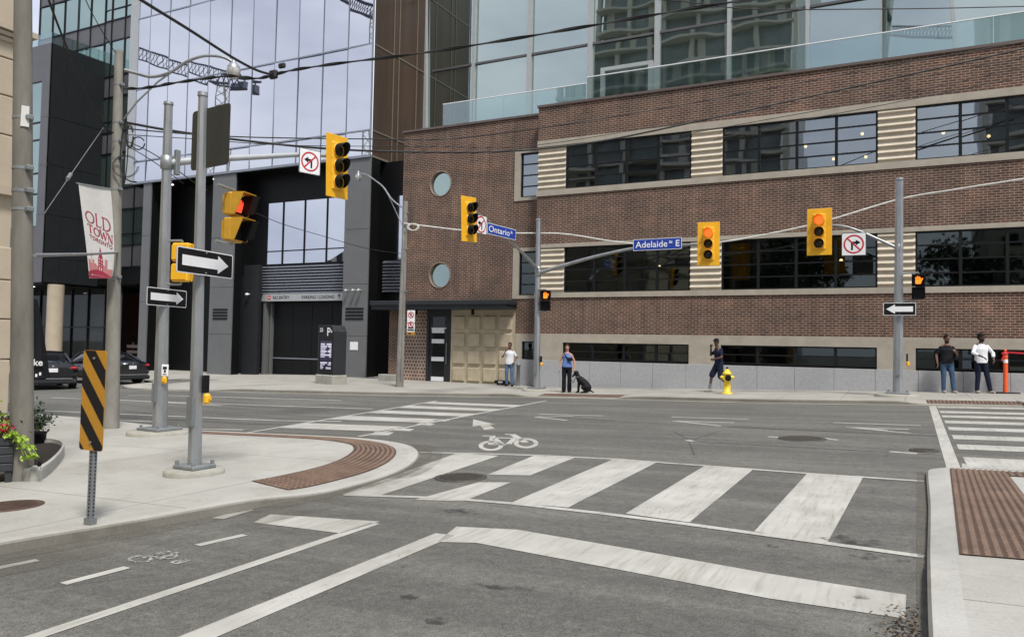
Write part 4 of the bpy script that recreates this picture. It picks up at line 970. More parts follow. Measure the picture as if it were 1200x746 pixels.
Mp = oct_pole('signal_pole', 'galvanised signal pole by the woman with the dog carrying two mast arms', Mb, toppt(631,258,Mb), .125, .085, group='galvanised signal poles')
Rp = oct_pole('signal_pole', 'galvanised signal pole with short arm right of the fire hydrant', Rb, toppt(1054,211,Rb), .145, .11, group='galvanised signal poles')
def loc(T, p): return Vector(p)-T.r.location
def arm(T, pts, r0_, r1_, ms='steel', name='mast_arm'):
    a = MB(); P_ = catmull([loc(T, p) for p in pts], 6); a.tube(P_, r0_, 10, 0, r1_); c = P_[0]; 
    b = MB(); c = at_z(T, c.z); b.lathe([(.09,-.13),(.118,-.12),(.118,.12),(.09,.13)], c, 8); T.part('arm_clamp', b, 'steel')
    return T.part(name, a, ms)
# pole A arm
azA = 18
A0 = Ab+Vector((0,0,0)); tip = vp(388,183,Ab,azA)
arm(A_, [(Ab.x,Ab.y,vp(200,191,Ab,azA).z), vp(250,186.5,Ab,azA), vp(300,184,Ab,azA), vp(360,181,Ab,azA), tip], .075, .04, 'lgrey')
h = MB(); c = loc(A_, Vector((Ab.x,Ab.y,vp(200,191,Ab,azA).z))); h.bbox((.04,.06,c.z-.22),(.12,.16,c.z+.26),.01); A_.part('arm_bracket', h, 'steel_dull')
# pole M arms
azM = 6; azMe = 88
tM = vp(556,247,Mb,azM)
arm(Mp, [(Mb.x,Mb.y,vp(629,316,Mb,azM).z), vp(615,299,Mb,azM), vp(599,283,Mb,azM), vp(578,264,Mb,azM), tM], .06, .035)
tR = Vector((-5.75,24.98,0)); tR.z = wy(812,287,24.9).z
arm(Mp, [(Mb.x,Mb.y,wy(629,320,24.98).z), wy(660,311,24.98), wy(700,300,24.98), wy(742,291,24.98), wy(780,287,24.98), tR], .07, .035)
tRR = wy(968,264.5,24.85)
arm(Rp, [(Rb.x,Rb.y,wy(1052,291,24.85).z), wy(1035,283,24.85), wy(1010,272,24.85), wy(988,265,24.85), tRR], .05, .03)
# concrete poles
def conc_pole(name, label, base, top, rb, rt_, ms, cat='utility pole', extend=0):
    T = Thing(name, label, cat, base); T.axis = top-base; a_ = T.axis.normalized(); L_ = T.axis.length; T.rad = lambda z: rb+(rt_-rb)*z/T.axis.z
    p = MB(); p.cyl(a_*-.1, a_*(L_+extend), rb, rt_+(rt_-rb)*extend/L_, 28)
    T.part('shaft', p, ms); return T
def strap(T, z, name='steel_strap', lug=(.0,-.05)):
    b = MB(); c = at_z(T, z); r_ = T.rad(z)+.004; b.cyl(c-V_((0,0,.018)), c+V_((0,0,.018)), r_, n=24); q = c+V_((r_,-.0,0)); b.bbox(q-V_((.03,.04,.03)), q+V_((.06,.04,.03)), .01); T.part(name, b, 'steel_dull')
Gp = conc_pole('concrete_pole', 'thick stained concrete pole in the left foreground behind the planter', Gb, toppt(27,0,Gb), .131, .098, 'dpole_conc', extend=3)
for py in (195,222,244,135): strap(Gp, wx(27,py,Gb.x).z-Gb.z)
z = wx(27,135,Gb.x).z-Gb.z
b = MB(); dv = (CAM-Gb); dv.z = 0; dv.normalize(); sv = Vector((-dv.y,dv.x,0)); c = at_z(Gp,z)*1.0; c.z = 0; c += dv*(Gp.rad(z)+.008)+sv*.02; b.ext([c+sv*(-.04)+Vector((0,0,z-.12)), c+sv*.05+Vector((0,0,z-.12)), c+sv*.045+Vector((0,0,z+.13)), c+sv*(-.035)+Vector((0,0,z+.13))], dv*.01); Gp.part('white_tag', b, 'banner')
Cp = conc_pole('utility_pole', 'weathered concrete utility pole holding the red and white banner and a curved lamp arm', Cb, toppt(139.5,60,Cb), .151, .078, 'pole_conc')
Lp = conc_pole('street_lamp', 'slim concrete lamp post with curved arm in front of the brick corner', Lb, toppt(475.5,236,Lb), .15, .085, 'pole_conc', 'street lamp')
def luminaire(T, pts, brace, name='lamp_arm', s=1.0):
    a = MB(); P_ = catmull([loc(T, p) for p in pts], 8); a.tube(P_, .035*s, 8, 0, .028*s)
    if brace: a.tube([loc(T, p) for p in brace], .018*s, 6)
    T.part('lamp_arm', a, 'steel')
    e = P_[-1]; l = MB(); q = .76; l.lathe([(r_*q,h_*q) for r_,h_ in ((.01,.14),(.05,.13),(.06,.02),(.10,-.02),(.16,-.10),(.17,-.15))], e, 16, 0); o = T.part('lamp_head', l, 'steel')
    l = MB(); l.lathe([(r_*q,h_*q) for r_,h_ in ((.17,-.15),(.18,-.22),(.165,-.32),(.12,-.40),(.05,-.44),(.01,-.45))], e, 16, 0); T.part('glass_bowl', l, 'lampglass', o)
def cy_(x, y): return vp(x, y, Cb, 62)
luminaire(Cp, [Vector((Cb.x,Cb.y,cy_(140,82).z)), cy_(160,86), cy_(178,90), cy_(198,85.5), cy_(220,72), cy_(238,66), cy_(255,66), cy_(266,69), cy_(274,74)], [cy_(145,140), cy_(160,120), cy_(185,96), cy_(215,75)], s=1.0)
def ly_(x, y): return vp(x, y, Lb, -60)
luminaire(Lp, [Vector((Lb.x,Lb.y,ly_(476,243).z)), ly_(467,240), ly_(458,232), ly_(449,219), ly_(439,211), ly_(430,205), ly_(420,203)], [ly_(475,272), ly_(465,250), ly_(452,222)], s=1.0)
for z in (6.6,5.2,3.6): strap(Lp, z)
b = MB(); q = at_z(Lp,6.4); b.cyl((.15,-.12,.3),q+V_((.09,-.07,0)),.02,n=6); Lp.part('conduit', b, 'steel')
for py in (98,143,165,185,222,325): strap(Cp, wx(139,py,Cb.x).z-Cb.z)
b = MB()
for (cx_, cy2, rx, ry, k) in ((152,160,3.5,11,4),(147,195,14,12,2),(162,168,7,7,2)):
    for j in range(k):
        b.tube([loc(Cp, vp(cx_+rx*(1+.12*j)*math.cos(t*.42), cy2+ry*(1+.1*j)*math.sin(t*.42), Cb+Vector((.12,-.12,0)), 62)) for t in range(15)], .007, 5)
b.tube(catmull([loc(Cp, vp(x, y, Cb+Vector((.1,-.1,0)), 62)) for x, y in ((146,140),(143,160),(141,185),(144,205),(152,212),(160,213))],5), .014, 6)
b.tube(catmull([loc(Cp, vp(x, y, Cb+Vector((.1,-.12,0)), 62)) for x, y in ((149,142),(150,165),(149,190),(146,215))],5), .012, 6)
Cp.part('cable_coil', b, 'wire')

# ================================================================== SIGNALS AND SIGNS
def hood(mb, c, r, L, m):                     # tunnel visor pointing to local -Y, cut away underneath
    n = 18; c = Vector(c); ro = []
    for rr_ in (r, r-.012):
        for y in (0, 1):
            ring = []
            for i in range(n+1):
                t = math.radians(-50)+math.radians(280)*i/n; k = L*(1 if y else 0)*(.22+.78*(math.sin(t)*.5+.5))
                ring.append(c+Vector((rr_*math.cos(t), -k, rr_*math.sin(t))))
            ro.append(ring)
    vs = [p for r_ in ro for p in r_]; N = n+1; fs = []
    for i in range(n):
        fs += [(i, i+1, N+i+1, N+i), (2*N+i+1, 2*N+i, 3*N+i, 3*N+i+1), (N+i, N+i+1, 3*N+i+1, 3*N+i)]
    mb.add(vs, fs, m, True)
def traffic_light(label, pos, rz, lit=True, hoodm='black', group='yellow traffic lights', L=.24, plate=True, tilt=0):
    T = Thing('traffic_light', label, 'traffic light', pos, rz, group)
    T.r.rotation_euler = (0, tilt, rz)
    b = MB(); b.bbox((-.18,-.02,-.54),(.18,.16,.54),.03)
    for z in (-.18,.18): b.box((-.183,-.005,z-.006),(.183,.1,z+.006),0)
    T.part('housing', b, 'sigyellow')
    if plate: b = MB(); b.bbox((-.35,.02,-.70),(.35,.035,.70),.006); T.part('backplate', b, 'sigyellow')
    for k, z in enumerate((.35,0,-.35)):
        l = MB(); l.lathe([(.135,-.03),(.12,-.045),(.07,-.06),(.01,-.065)], (0,0,z), 20, 0, 'y'); o = T.part('lens', l, 'redlit' if (k == 0 and lit) else 'lensoff')
        v = MB(); v.lathe([(.165,-.02),(.165,-.05),(.145,-.05),(.145,-.02)], (0,0,z), 24, 1, 'y'); hood(v, (0,-.05,z), .158, L, 0); T.part('visor', v, [hoodm,'sigyellow'])
    b = MB(); b.cyl((0,.1,.52),(0,.1,.62),.03,n=8); b.cyl((0,.1,.60),(.0,.25,.60),.025,n=8); T.part('bracket', b, 'steel'); return T
traffic_light('yellow traffic light showing red beside the blue street sign with the longer name', (-5.62,24.75,wy(822,286,24.75).z), R(4), True, 'sigyellow', L=.17)
traffic_light('yellow traffic light showing red next to the no right turn sign', (wy(960,271.5,24.6).x,24.6,wy(960,271.5,24.6).z), R(-3), True, 'sigyellow', L=.17)
c = vp(547,257,Mb,azM); traffic_light('yellow traffic light turned sideways left of the small no left turn sign', (c.x+.1,c.y,c.z), R(78), False, tilt=-R(3))
c = vp(396,195,Ab,azA); traffic_light('large yellow traffic light turned sideways at the end of the long white arm', (c.x,c.y,c.z), R(88), False, tilt=-R(2))
# hand, for pedestrian signals: raised palm outline
def hand(mb, c, s, m, y=-.055):
    cx_, cz_ = c
    mb.ext([(cx_+x*s, y, cz_+z*s) for x, z in ((-.3,-.5),(.25,-.5),(.42,-.05),(.55,.2),(.45,.28),(.3,.08),(.3,-.02),(-.36,-.02),(-.36,-.3))], (0,-.004,0), m)
    for x, h_ in ((-.28,.38),(-.11,.5),(.07,.46),(.22,.34)): mb.ext([(cx_+(x-.065)*s, y, cz_-.03*s),(cx_+(x+.065)*s, y, cz_-.03*s),(cx_+(x+.065)*s, y, cz_+h_*s),(cx_+(x-.065)*s, y, cz_+h_*s)], (0,-.004,0), m)
def ped_signal(label, pos, rz, body='black', litm='handlit', cm='black', s=1.0, deep=.2, lit=True, off=.32, side=1):
    T = Thing('pedestrian_signal', label, 'pedestrian signal', pos, rz, 'pedestrian signals'); T.r.scale = (s,s,s)
    for k, z in enumerate((.185,-.185)):
        b = MB(); b.bbox((-.17,.0,z-.17),(.17,.14,z+.17),.025); b.box((-.14,.1,z-.13),(.14,.17,z+.13)); o = T.part('housing', b, body)
        b = MB(); b.quad((-.14,-.004,z-.14),(.14,-.004,z-.14),(.14,-.004,z+.14),(-.14,-.004,z+.14)); T.part('screen', b, 'signblack', o)
        v = MB(); d = deep
        for sx in (-1,1): v.ext([(sx*.16,0,z-.16),(sx*.16,0,z+.16),(sx*.16,-d*.72,z+.155),(sx*.16,-d*.22,z-.15)], (sx*.01,0,0), 0); v.quad((sx*.158,-.002,z-.155),(sx*.158,-.002,z+.155),(sx*.158,-d*.72,z+.15),(sx*.158,-d*.22,z-.145), m=1)
        v.ext([(-.16,0,z+.16),(.16,0,z+.16),(.16,-d*.72,z+.155),(-.16,-d*.72,z+.155)], (0,0,.01), 0);
        for fx_ in ((.13,.10) if d > .24 else ()): v.ext([(fx_,-.01,z-.14),(fx_,-.01,z+.14),(fx_,-d*1.05,z+.14),(fx_,-d*.8,z-.12)], (.004,0,0), 1)
        T.part('hood', v, [body,'black'])
        if k == 0 and lit: v = MB(); hand(v, (0,z), .22, 0, -.012); T.part('hand_symbol', v, litm)
    for z in (.40,-.40): b = MB(); b.cyl((0,.07,z*.93),(0,.07,z),.022,n=8); b.cyl((0,.07,z),(side*off,.07,z),.022,n=8); T.part('bracket', b, 'steel')
    return T
T = ped_signal('yellow pedestrian signal with red hand hanging at the foremost steel pole', tuple(dp(279,255,9.45)), R(104), 'dullyellow', 'handred', deep=.26, side=-1, off=.42, s=.84)
T = ped_signal('yellow pedestrian signal seen from behind, on the second steel pole', tuple(dp(215.5,308,14.2)), R(195), 'sigyellow', deep=.12, lit=False, side=1, off=.28)
T = ped_signal('small black pedestrian signal with orange hand on the pole near the woman', (Mb.x+.33,Mb.y-.1,wy(642,352,24.9).z), R(12), 'black', side=-1, off=.3)
T = ped_signal('small black pedestrian signal with orange hand above the left arrow sign', (Rb.x+.52,Rb.y-.1,wy(1075,336,24.85).z), R(0), 'black', side=-1, off=.42)
def plate_sign(name, label, cat, ctr, az, w, h, face, border=None, bw=.02, group=None, facing=1, tilt=0, back='signback', r=.03):
    """flat sign through ctr; its width runs along azimuth az; facing=1 shows the side right of the direction"""
    T = Thing(name, label, cat, ctr, R(90-az)+(0 if facing == 1 else math.pi), group); T.r.rotation_euler[1] = tilt
    b = MB()
    def rr(w_, h_, rad, y):
        pts = []
        for cx_, cz_, a0_ in ((w_/2-rad,h_/2-rad,0),(-w_/2+rad,h_/2-rad,90),(-w_/2+rad,-h_/2+rad,180),(w_/2-rad,-h_/2+rad,270)):
            for k in range(5): t = R(a0_+k*22.5); pts.append((cx_+rad*math.cos(t), y, cz_+rad*math.sin(t)))
        return pts
    b.ext(rr(w,h,r,0), (0,.006,0), 1)
    if border: b.quad(*rr(w-.004,h-.004,r,-.001), m=2); b.quad(*rr(w-2*bw,h-2*bw,max(.005,r-bw*.6),-.003), m=0)
    else: b.quad(*rr(w-.002,h-.002,r,-.002), m=0)
    T.part('plate', b, [face, back]+([border] if border else [])); return T
def span_width(xl, yl, xr, yr, pt, az):
    a = vp(xl,yl,pt,az); c = vp(xr,yr,pt,az); return (a+c)/2, (Vector((a.x,a.y))-Vector((c.x,c.y))).length
def arrow_sign(label, ctr, az, w, h, direction=1, group='one way arrow signs', tilt=0):
    T = plate_sign('arrow_sign', label, 'arrow sign', ctr, az, w, h, 'signblack', 'white', h*.045, group, 1, tilt, 'lgrey')
    a = MB(); L = w*.82; t = h*.2; H_ = h*.36; x0 = -L/2; x1 = L/2; hx = x1-h*.62
    pts = [(x0,t),(x0,-t),(hx,-t),(hx,-H_),(x1,0),(hx,H_),(hx,t)]
    a.ext([(x*direction, -.004, z) for x, z in pts], (0,-.002,0)); T.part('arrow', a, 'white'); 
    c_ = MB()
    for z in (h*.4,-h*.4): c_.cyl((0,-.003,z),(0,-.012,z),.012,n=8)
    T.part('bolt', c_, 'steel'); return T
pB = Bb+Vector((.10,-.10,0)); azs = -8
c, w_ = span_width(207,299,272.5,316,pB,azs); c.z = vp(240,308,pB,azs).z
arrow_sign('large black sign with white arrow pointing right on the foremost steel pole', c, azs, w_, .315)
pA = Ab+Vector((.13,-.14,0)); c, w_ = span_width(172,345,218.5,352,pA,-14); c.z = vp(195,348.5,pA,-14).z
arrow_sign('smaller black arrow sign pointing right, low on the second steel pole', c, -14, w_, .33)
c, w_ = span_width(1035,362,1073.5,362,Rb+Vector((0,-.2,0)),90)
arrow_sign('black sign with white arrow pointing left on the pole right of the hydrant', c, 90, w_, .37, -1)
# sign back on the foremost pole
pS = Bb+Vector((.02,.13,0)); c, w_ = span_width(224.7,166,269,157,pS,-83)
c.z = (vp(247,126,pS,-83).z+vp(247,196,pS,-83).z)/2; hh = abs(vp(247,126,pS,-83).z-vp(247,196,pS,-83).z)
T = plate_sign('road_sign', 'dark olive back of a tall sign high on the foremost steel pole', 'road sign', c, 97, w_, hh, 'signback', None, facing=1, r=.05)
def no_turn(label, ctr, az, w, h, kind, group='no turn signs', tilt=0, red=True):
    T = plate_sign('no_turn_sign', label, 'road sign', ctr, az, w, h, 'white', 'signblack', w*.03, group, 1, tilt, 'lgrey')
    R_ = w*.41; n = 32; a = MB(); sgn = -1 if kind == 'left' else 1; y = -.005
    u = w
    # turning arrow: stem up then bend to the side
    a.quad((-sgn*.11*u,y,-.26*u),(-sgn*.03*u,y,-.26*u),(-sgn*.03*u,y,.10*u),(-sgn*.11*u,y,.10*u))
    a.quad((-sgn*.11*u,y,.02*u),(sgn*.10*u,y,.02*u),(sgn*.10*u,y,.11*u),(-sgn*.11*u,y,.11*u))
    a.add([(sgn*.08*u,y-.0005,-.06*u),(sgn*.27*u,y-.0005,.065*u),(sgn*.08*u,y-.0005,.19*u)],[(0,1,2)])
    T.part('turn_arrow', a, 'signblack')
    a = MB()
    for i in range(n):
        t0, t1 = 2*math.pi*i/n, 2*math.pi*(i+1)/n
        a.quad(*[(r_*math.cos(t), y-.002, r_*math.sin(t)) for r_, t in ((R_,t0),(R_,t1),(R_*.84,t1),(R_*.84,t0))])
    k = .7071; q = R_*.05
    d = (k, k) if kind == 'left' else (k, -k); nn = (-d[1], d[0])
    a.quad(*[(d[0]*s_*R_*.9+nn[0]*q*t_*1.5, y-.003, d[1]*s_*R_*.9+nn[1]*q*t_*1.5) for s_, t_ in ((-1,-1),(1,-1),(1,1),(-1,1))])
    T.part('prohibition_ring', a, 'signred'); return T
c, w_ = span_width(350.5,186,375.5,193,Ab+Vector((.06,-.06,0)),azA); no_turn('larger no left turn sign on the long white arm', c, azA, w_, w_*1.05*1.0, 'left')
c, w_ = span_width(556.5,262,570.5,264,Mb+Vector((.08,-.05,0)),azM); no_turn('small no left turn sign between a traffic light and a blue street sign', c, azM, w_*1.0, .60, 'left')
c = wy(1000.5,286,24.7); no_turn('no right turn sign hanging under the short arm', c, 90, 25.5*24.0/905, 26*24.0/905, 'right')
def street_sign(label, ctr, az, w, h, name, suffix, tail='', tilt=0):
    T = plate_sign('street_sign', label, 'street sign', ctr, az, w, h, 'blue', 'white', .018, 'blue street name signs', 1, tilt, 'lgrey', .012)
    a = MB(); wn = w*(.66 if tail else .72)
    a.text(name, (-w/2+w*.05,-.006,-h*.26 if name[0] != 'p' else -h*.3), (1,0,0), (0,0,1), wn, h*.56, (0,0,0), 0, .006)
    a.text(suffix, (-w/2+w*.05+wn+w*.03,-.006,h*.02), (1,0,0), (0,0,1), w*.075, h*.24, (0,0,0), 0, .02)
    if tail: a.text(tail, (w/2-w*.12,-.006,-h*.26), (1,0,0), (0,0,1), w*.075, h*.54, (0,0,0), 0, .02)
    T.part('lettering', a, 'white'); return T
c, w_ = span_width(742,286,799,285,Mb+Vector((0,-.12,0)),90); c.z = wy(770,286,24.86).z
street_sign('long blue street sign reading Adelaide St E on the arm over the road', c, 90, w_, .385, 'Adelaide', 'St', 'E', tilt=-.005)
c, w_ = span_width(571,269,604.5,275.5,Mb+Vector((.12,-.05,0)),azM); c.z = vp(588,272.5,Mb,azM).z
street_sign('short blue street sign reading Ontario St near the turned traffic light', c, azM, w_, .36, 'Ontario', 'St')
# parking signs on the lamp post
T = Thing('parking_sign', 'stack of two white no parking signs with a yellow tab on the lamp post', 'parking sign', dp(481.5,377,27.9), R(10))
b = MB(); b.box((-.15,0,-.02),(.15,.01,.42)); b.box((-.15,0,-.36),(.15,.01,-.04)); T.part('plate', b, 'white')
b = MB(); b.box((-.15,0,-.47),(.15,.01,-.37)); b.box((-.13,-.004,-.32),(.13,-.001,-.27),1); b.box((-.11,-.004,-.24),(.11,-.001,-.19),1); b.box((-.1,-.004,-.44),(.02,-.001,-.40),1); T.part('yellow_tab', b, ['amber','signblack'])
b = MB()
for z in (.25,-.10):
    n = 24
    for i in range(n):
        t0, t1 = 2*math.pi*i/n, 2*math.pi*(i+1)/n; b.quad(*[(r_*math.cos(t), -.004, z+r_*math.sin(t)) for r_, t in ((.115,t0),(.115,t1),(.085,t1),(.085,t0))])
    b.quad((-.085,-.006,z+.065),(-.065,-.006,z+.085),(.085,-.006,z-.065),(.065,-.006,z-.085))
T.part('prohibition_ring', b, 'signred')
b = MB()
for z in (.25,-.10): b.box((-.035,-.0035,z-.05),(-.015,-.002,z+.05)); b.box((-.015,-.0035,z),(.03,-.002,z+.05))
T.part('letter', b, 'signblack')
# object marker
mkb = gp(102,615)
T = Thing('object_marker', 'tall black and amber diagonally striped marker board on a perforated post', 'road marker', mkb, R(-52.5))
dist = (Vector((mkb.x,mkb.y))).length; z0 = wy(102,527,mkb.y).z-mkb.z; z1 = wy(102,410,mkb.y).z-mkb.z
W_, H_ = .29, z1-z0
T.r.rotation_euler = (0, R(.6), R(4))
b = MB(); b.bbox((-.03,.01,-.02),(.03,.05,z1-.05),.004)
k = .05
while k < z0: b.box((-.007,.007,k),(.007,.0095,k+.014),1); b.box((.0305,.024,k),(.032,.036,k+.014),1); k += .032
b.box((-.045,0,-.02),(.045,.06,.06)); T.part('post', b, ['steel_dull','signblack'])
b = MB()
def rrect(w_, h_, rad, y, cz_):
    pts = []
    for cx_, cc_, a0_ in ((w_/2-rad,h_/2-rad,0),(-w_/2+rad,h_/2-rad,90),(-w_/2+rad,-h_/2+rad,180),(w_/2-rad,-h_/2+rad,270)):
        for k in range(5): t = R(a0_+k*22.5); pts.append((cx_+rad*math.cos(t), y, cz_+cc_+rad*math.sin(t)))
    return pts
b.ext(rrect(W_,H_,.03,0,(z0+z1)/2), (0,.005,0)); T.part('board', b, 'amber')
b = MB(); cz_ = z0; 
def clip_poly(poly, fn):
    o = []
    for i in range(len(poly)):
        a, c = poly[i], poly[(i+1)%len(poly)]; fa, fc_ = fn(a), fn(c)
        if fa >= 0: o.append(a)
        if (fa >= 0) != (fc_ >= 0): t = fa/(fa-fc_); o.append((a[0]+(c[0]-a[0])*t, a[1]+(c[1]-a[1])*t))
    return o
outl = [(p[0], p[2]) for p in rrect(W_-.006,H_-.006,.027,0,(z0+z1)/2)]
sw = .165; k = z0-.6
while k < z1+.6:
    q = clip_poly(clip_poly(outl, lambda p: p[1]+p[0]*1.25-k), lambda p: k+sw-(p[1]+p[0]*1.25))
    if len(q) > 2: b.ext([(x,-.001,z) for x, z in q], (0,-.0015,0))
    k += sw*2
T.part('stripe', b, 'signblack')
b = MB()
for z in (z0+.07,z1-.07): b.cyl((0,-.002,z),(0,-.012,z),.011,n=8)
T.part('bolt', b, 'steel')
# pedestrian push buttons
def pushbutton(label, pos, rz, plate=True):
    T = Thing('push_button', label, 'push button', pos, rz, 'pedestrian push buttons'); b = MB(); b.bbox((-.06,-.01,.02),(.06,.02,.24),.008); T.part('instruction_plate', b, 'white' if plate else 'black')
    if plate:
        b = MB(); b.box((-.035,-.014,.15),(.035,-.011,.2)); b.box((-.015,-.014,.09),(.02,-.011,.14)); b.box((-.035,-.014,.05),(.035,-.011,.065)); T.part('pictogram', b, 'signblack')
    b = MB(); b.bbox((-.045,-.06,-.12),(.045,.02,.015),.025); b.cyl((0,-.06,-.05),(0,-.075,-.05),.022,n=12); T.part('button_box', b, 'sigyellow')
pushbutton('yellow push button with white plate on the second steel pole', tuple(dp(193,442,14.35)), R(35))
T = pushbutton('yellow push button with black plate on the right side of the foremost pole', tuple(dp(241,462,9.62)), R(100), False)
pushbutton('yellow push button on the pole behind the woman', (Mb.x+.16,Mb.y-.02,wy(634,425,24.9).z), R(80), False)
pushbutton('yellow push button on the pole right of the hydrant', (Rb.x+.24,Rb.y,wy(1061,424,24.85).z), R(80), False)

# banner
Tn = Thing('street_banner', 'white and crimson cloth banner with a skyline on the utility pole', 'banner', Cb)
def bnr(u, v, off=0):                     # u 0..1 from the free edge to the pole, v 0..1 from the bottom up
    px_ = [(104,325.7),(99,282),(92,215)]; pr = [(126.8,326),(134,300),(129.6,221.6)]
    def L(P_, t): 
        a, b_, c = [Vector(p) for p in P_]; return a*(1-t)*(1-2*t)+b_*4*t*(1-t)+c*t*(2*t-1)
    q = L(px_, v).lerp(L(pr, v), u); p = vp(q.x, q.y, Cb+Vector((.19,0,0)), -2)
    return p-Cb+Vector((.02*math.sin(v*4+u*2)+.012+off, 0, 0))
def bquads(mb, pts, m, off, n=3):
    q = [Vector(p) for p in pts]
    mb.add([bnr(p.x, p.y, off) for p in q], [tuple(range(len(q)))], m)
b = MB()
for i in range(8):
    for j in range(16): b.add([bnr(u/8, v/16) for u, v in ((i,j),(i+1,j),(i+1,j+1),(i,j+1))], [(0,1,2,3)], 0, True)
Tn.part('cloth', b, 'banner')
b = MB()
for i in range(12):
    u0, u1 = i/12, (i+1)/12; f = lambda u: .115+.075*math.sin(math.pi*u)
    for k in range(3):
        a_, c_ = k/3, (k+1)/3; bquads(b, [(u0,f(u0)*a_),(u1,f(u1)*a_),(u1,f(u1)*c_),(u0,f(u0)*c_)], 0, .004)
Tn.part('crimson_field', b, 'crimson')
b = MB()
for x0, x1, h in ((.04,.12,.30),(.12,.18,.26),(.19,.25,.32),(.25,.33,.27),(.33,.41,.25),(.58,.66,.30),(.66,.76,.40),(.76,.84,.27),(.84,.97,.29)):
    for k in range(2):
        z0_ = .12+.07*math.sin(math.pi*(x0+x1)/2); bquads(b, [(x0,z0_+(h-z0_)*k/2),(x1,z0_+(h-z0_)*k/2),(x1,z0_+(h-z0_)*(k+1)/2),(x0,z0_+(h-z0_)*(k+1)/2)], 0, .005)
for q in ([(.155,.26),(.175,.26),(.17,.43),(.16,.43)], [(.14,.36),(.19,.36),(.18,.385),(.15,.385)]): bquads(b, q, 0, .0055)
Tn.part('skyline', b, 'rose')
b = MB()
for q in ([(.40,.19),(.435,.19),(.435,.34),(.43,.40),(.40,.36)], [(.555,.19),(.59,.19),(.59,.37),(.565,.40),(.555,.34)], [(.475,.19),(.515,.19),(.515,.4),(.475,.4)], [(.43,.385),(.565,.385),(.565,.41),(.43,.41)], [(.43,.30),(.565,.30),(.565,.315),(.43,.315)], [(.43,.34),(.565,.34),(.565,.355),(.43,.355)], [(.43,.26),(.565,.26),(.565,.275),(.43,.275)], [(.43,.41),(.565,.41),(.54,.455),(.46,.455)], [(.46,.455),(.54,.455),(.5,.52)]): bquads(b, q, 0, .007)
Tn.part('clock_tower', b, 'crimson')
b = MB()
def stroke(pts, w): 
    for a, c in zip(pts[:-1], pts[1:]):
        a = Vector(a); c = Vector(c); d = (c-a); d2 = Vector((d.x*.65, d.y*1.84)).normalized(); n = Vector((-d2.y/.65, d2.x/1.84))*w/2; bquads(b, [a+n, c+n, c-n, a-n], 0, .006)
def glyph(ch, x, y, w, h):
    T1, T2, sf = .026, .012, .05
    P_ = lambda u, v: (x+u*w, y+v*h)
    def serif(u, v): stroke([P_(u-.16,v), P_(u+.16,v)], .011)
    if ch == 'O':
        n = 18
        for i in range(n):
            t0, t1 = 2*math.pi*i/n, 2*math.pi*(i+1)/n; f = lambda t: T2+(T1-T2)*abs(math.cos(t)); 
            stroke([P_(.5+.45*math.cos(t0),.5+.46*math.sin(t0)), P_(.5+.45*math.cos(t1),.5+.46*math.sin(t1))], f((t0+t1)/2))
    if ch == 'L': stroke([P_(.25,0),P_(.25,1)],T1); serif(.25,1); stroke([P_(.08,.02),P_(.92,.02),P_(.95,.22)],T2)
    if ch == 'D':
        stroke([P_(.2,0),P_(.2,1)],T1); 
        for i in range(10):
            t0, t1 = -math.pi/2+math.pi*i/10, -math.pi/2+math.pi*(i+1)/10; stroke([P_(.4+.5*math.cos(t0),.5+.48*math.sin(t0)),P_(.4+.5*math.cos(t1),.5+.48*math.sin(t1))], T2+(T1-T2)*abs(math.cos((t0+t1)/2)))
        stroke([P_(.04,.98),P_(.42,.98)],T2); stroke([P_(.04,.02),P_(.42,.02)],T2)
    if ch == 'T': stroke([P_(.5,0),P_(.5,1)],T1); stroke([P_(.04,.8),P_(.04,.98),P_(.96,.98),P_(.96,.8)],T2); serif(.5,0)
    if ch == 'W': stroke([P_(.05,1),P_(.3,0)],T1); stroke([P_(.3,0),P_(.5,.9)],T2); stroke([P_(.5,.9),P_(.72,0)],T1); stroke([P_(.72,0),P_(.95,1)],T2); serif(.06,1); serif(.94,1)
    if ch == 'N': stroke([P_(.15,0),P_(.15,1)],T2); stroke([P_(.13,1),P_(.85,0)],T1); stroke([P_(.85,0),P_(.85,1)],T2); serif(.15,0); serif(.85,1); serif(.13,1)
for ch, x, w_, y, h_ in (('O',.10,.29,.705,.10),('L',.41,.2,.705,.10),('D',.62,.30,.70,.10),('T',.13,.18,.615,.075),('O',.33,.2,.612,.075),('W',.54,.24,.61,.075),('N',.79,.17,.607,.075)): glyph(ch, x, y, w_, h_)
tmp = MB(); tmp.text('TORONTO', (.16,.555,0), (1,0,0), (0,1,0), .78, .040, (0,0,0), 0, .02)
b.add([bnr(p.x, p.y, .006) for p in tmp.v], tmp.f, 0)
Tn.part('lettering', b, 'crimson')
b = MB(); tmp = MB(); tmp.text('Old Town Toronto', (.2,.06,0), (1,0,0), (0,1,0), .5, .022, (0,0,0)); 
b.add([bnr(p.x, p.y, .008) for p in tmp.v], tmp.f, 0); b.add([bnr(p.x,p.y,.008) for p in (Vector((.12,.06)),Vector((.17,.055)),Vector((.17,.075)),Vector((.12,.085)))], [(0,1,2,3)]); Tn.part('footer_lettering', b, 'banner')
b = MB(); a_ = bnr(-.07,1.0); c_ = bnr(1.12,1.0); b.cyl(a_,c_,.012,n=8); d_ = bnr(1.0,.02); b.cyl(d_, Vector((0,0,d_.z)),.012,n=8); e_ = bnr(0,.0); b.cyl(e_,d_,.008,n=6); Tn.part('banner_rod', b, 'steel')

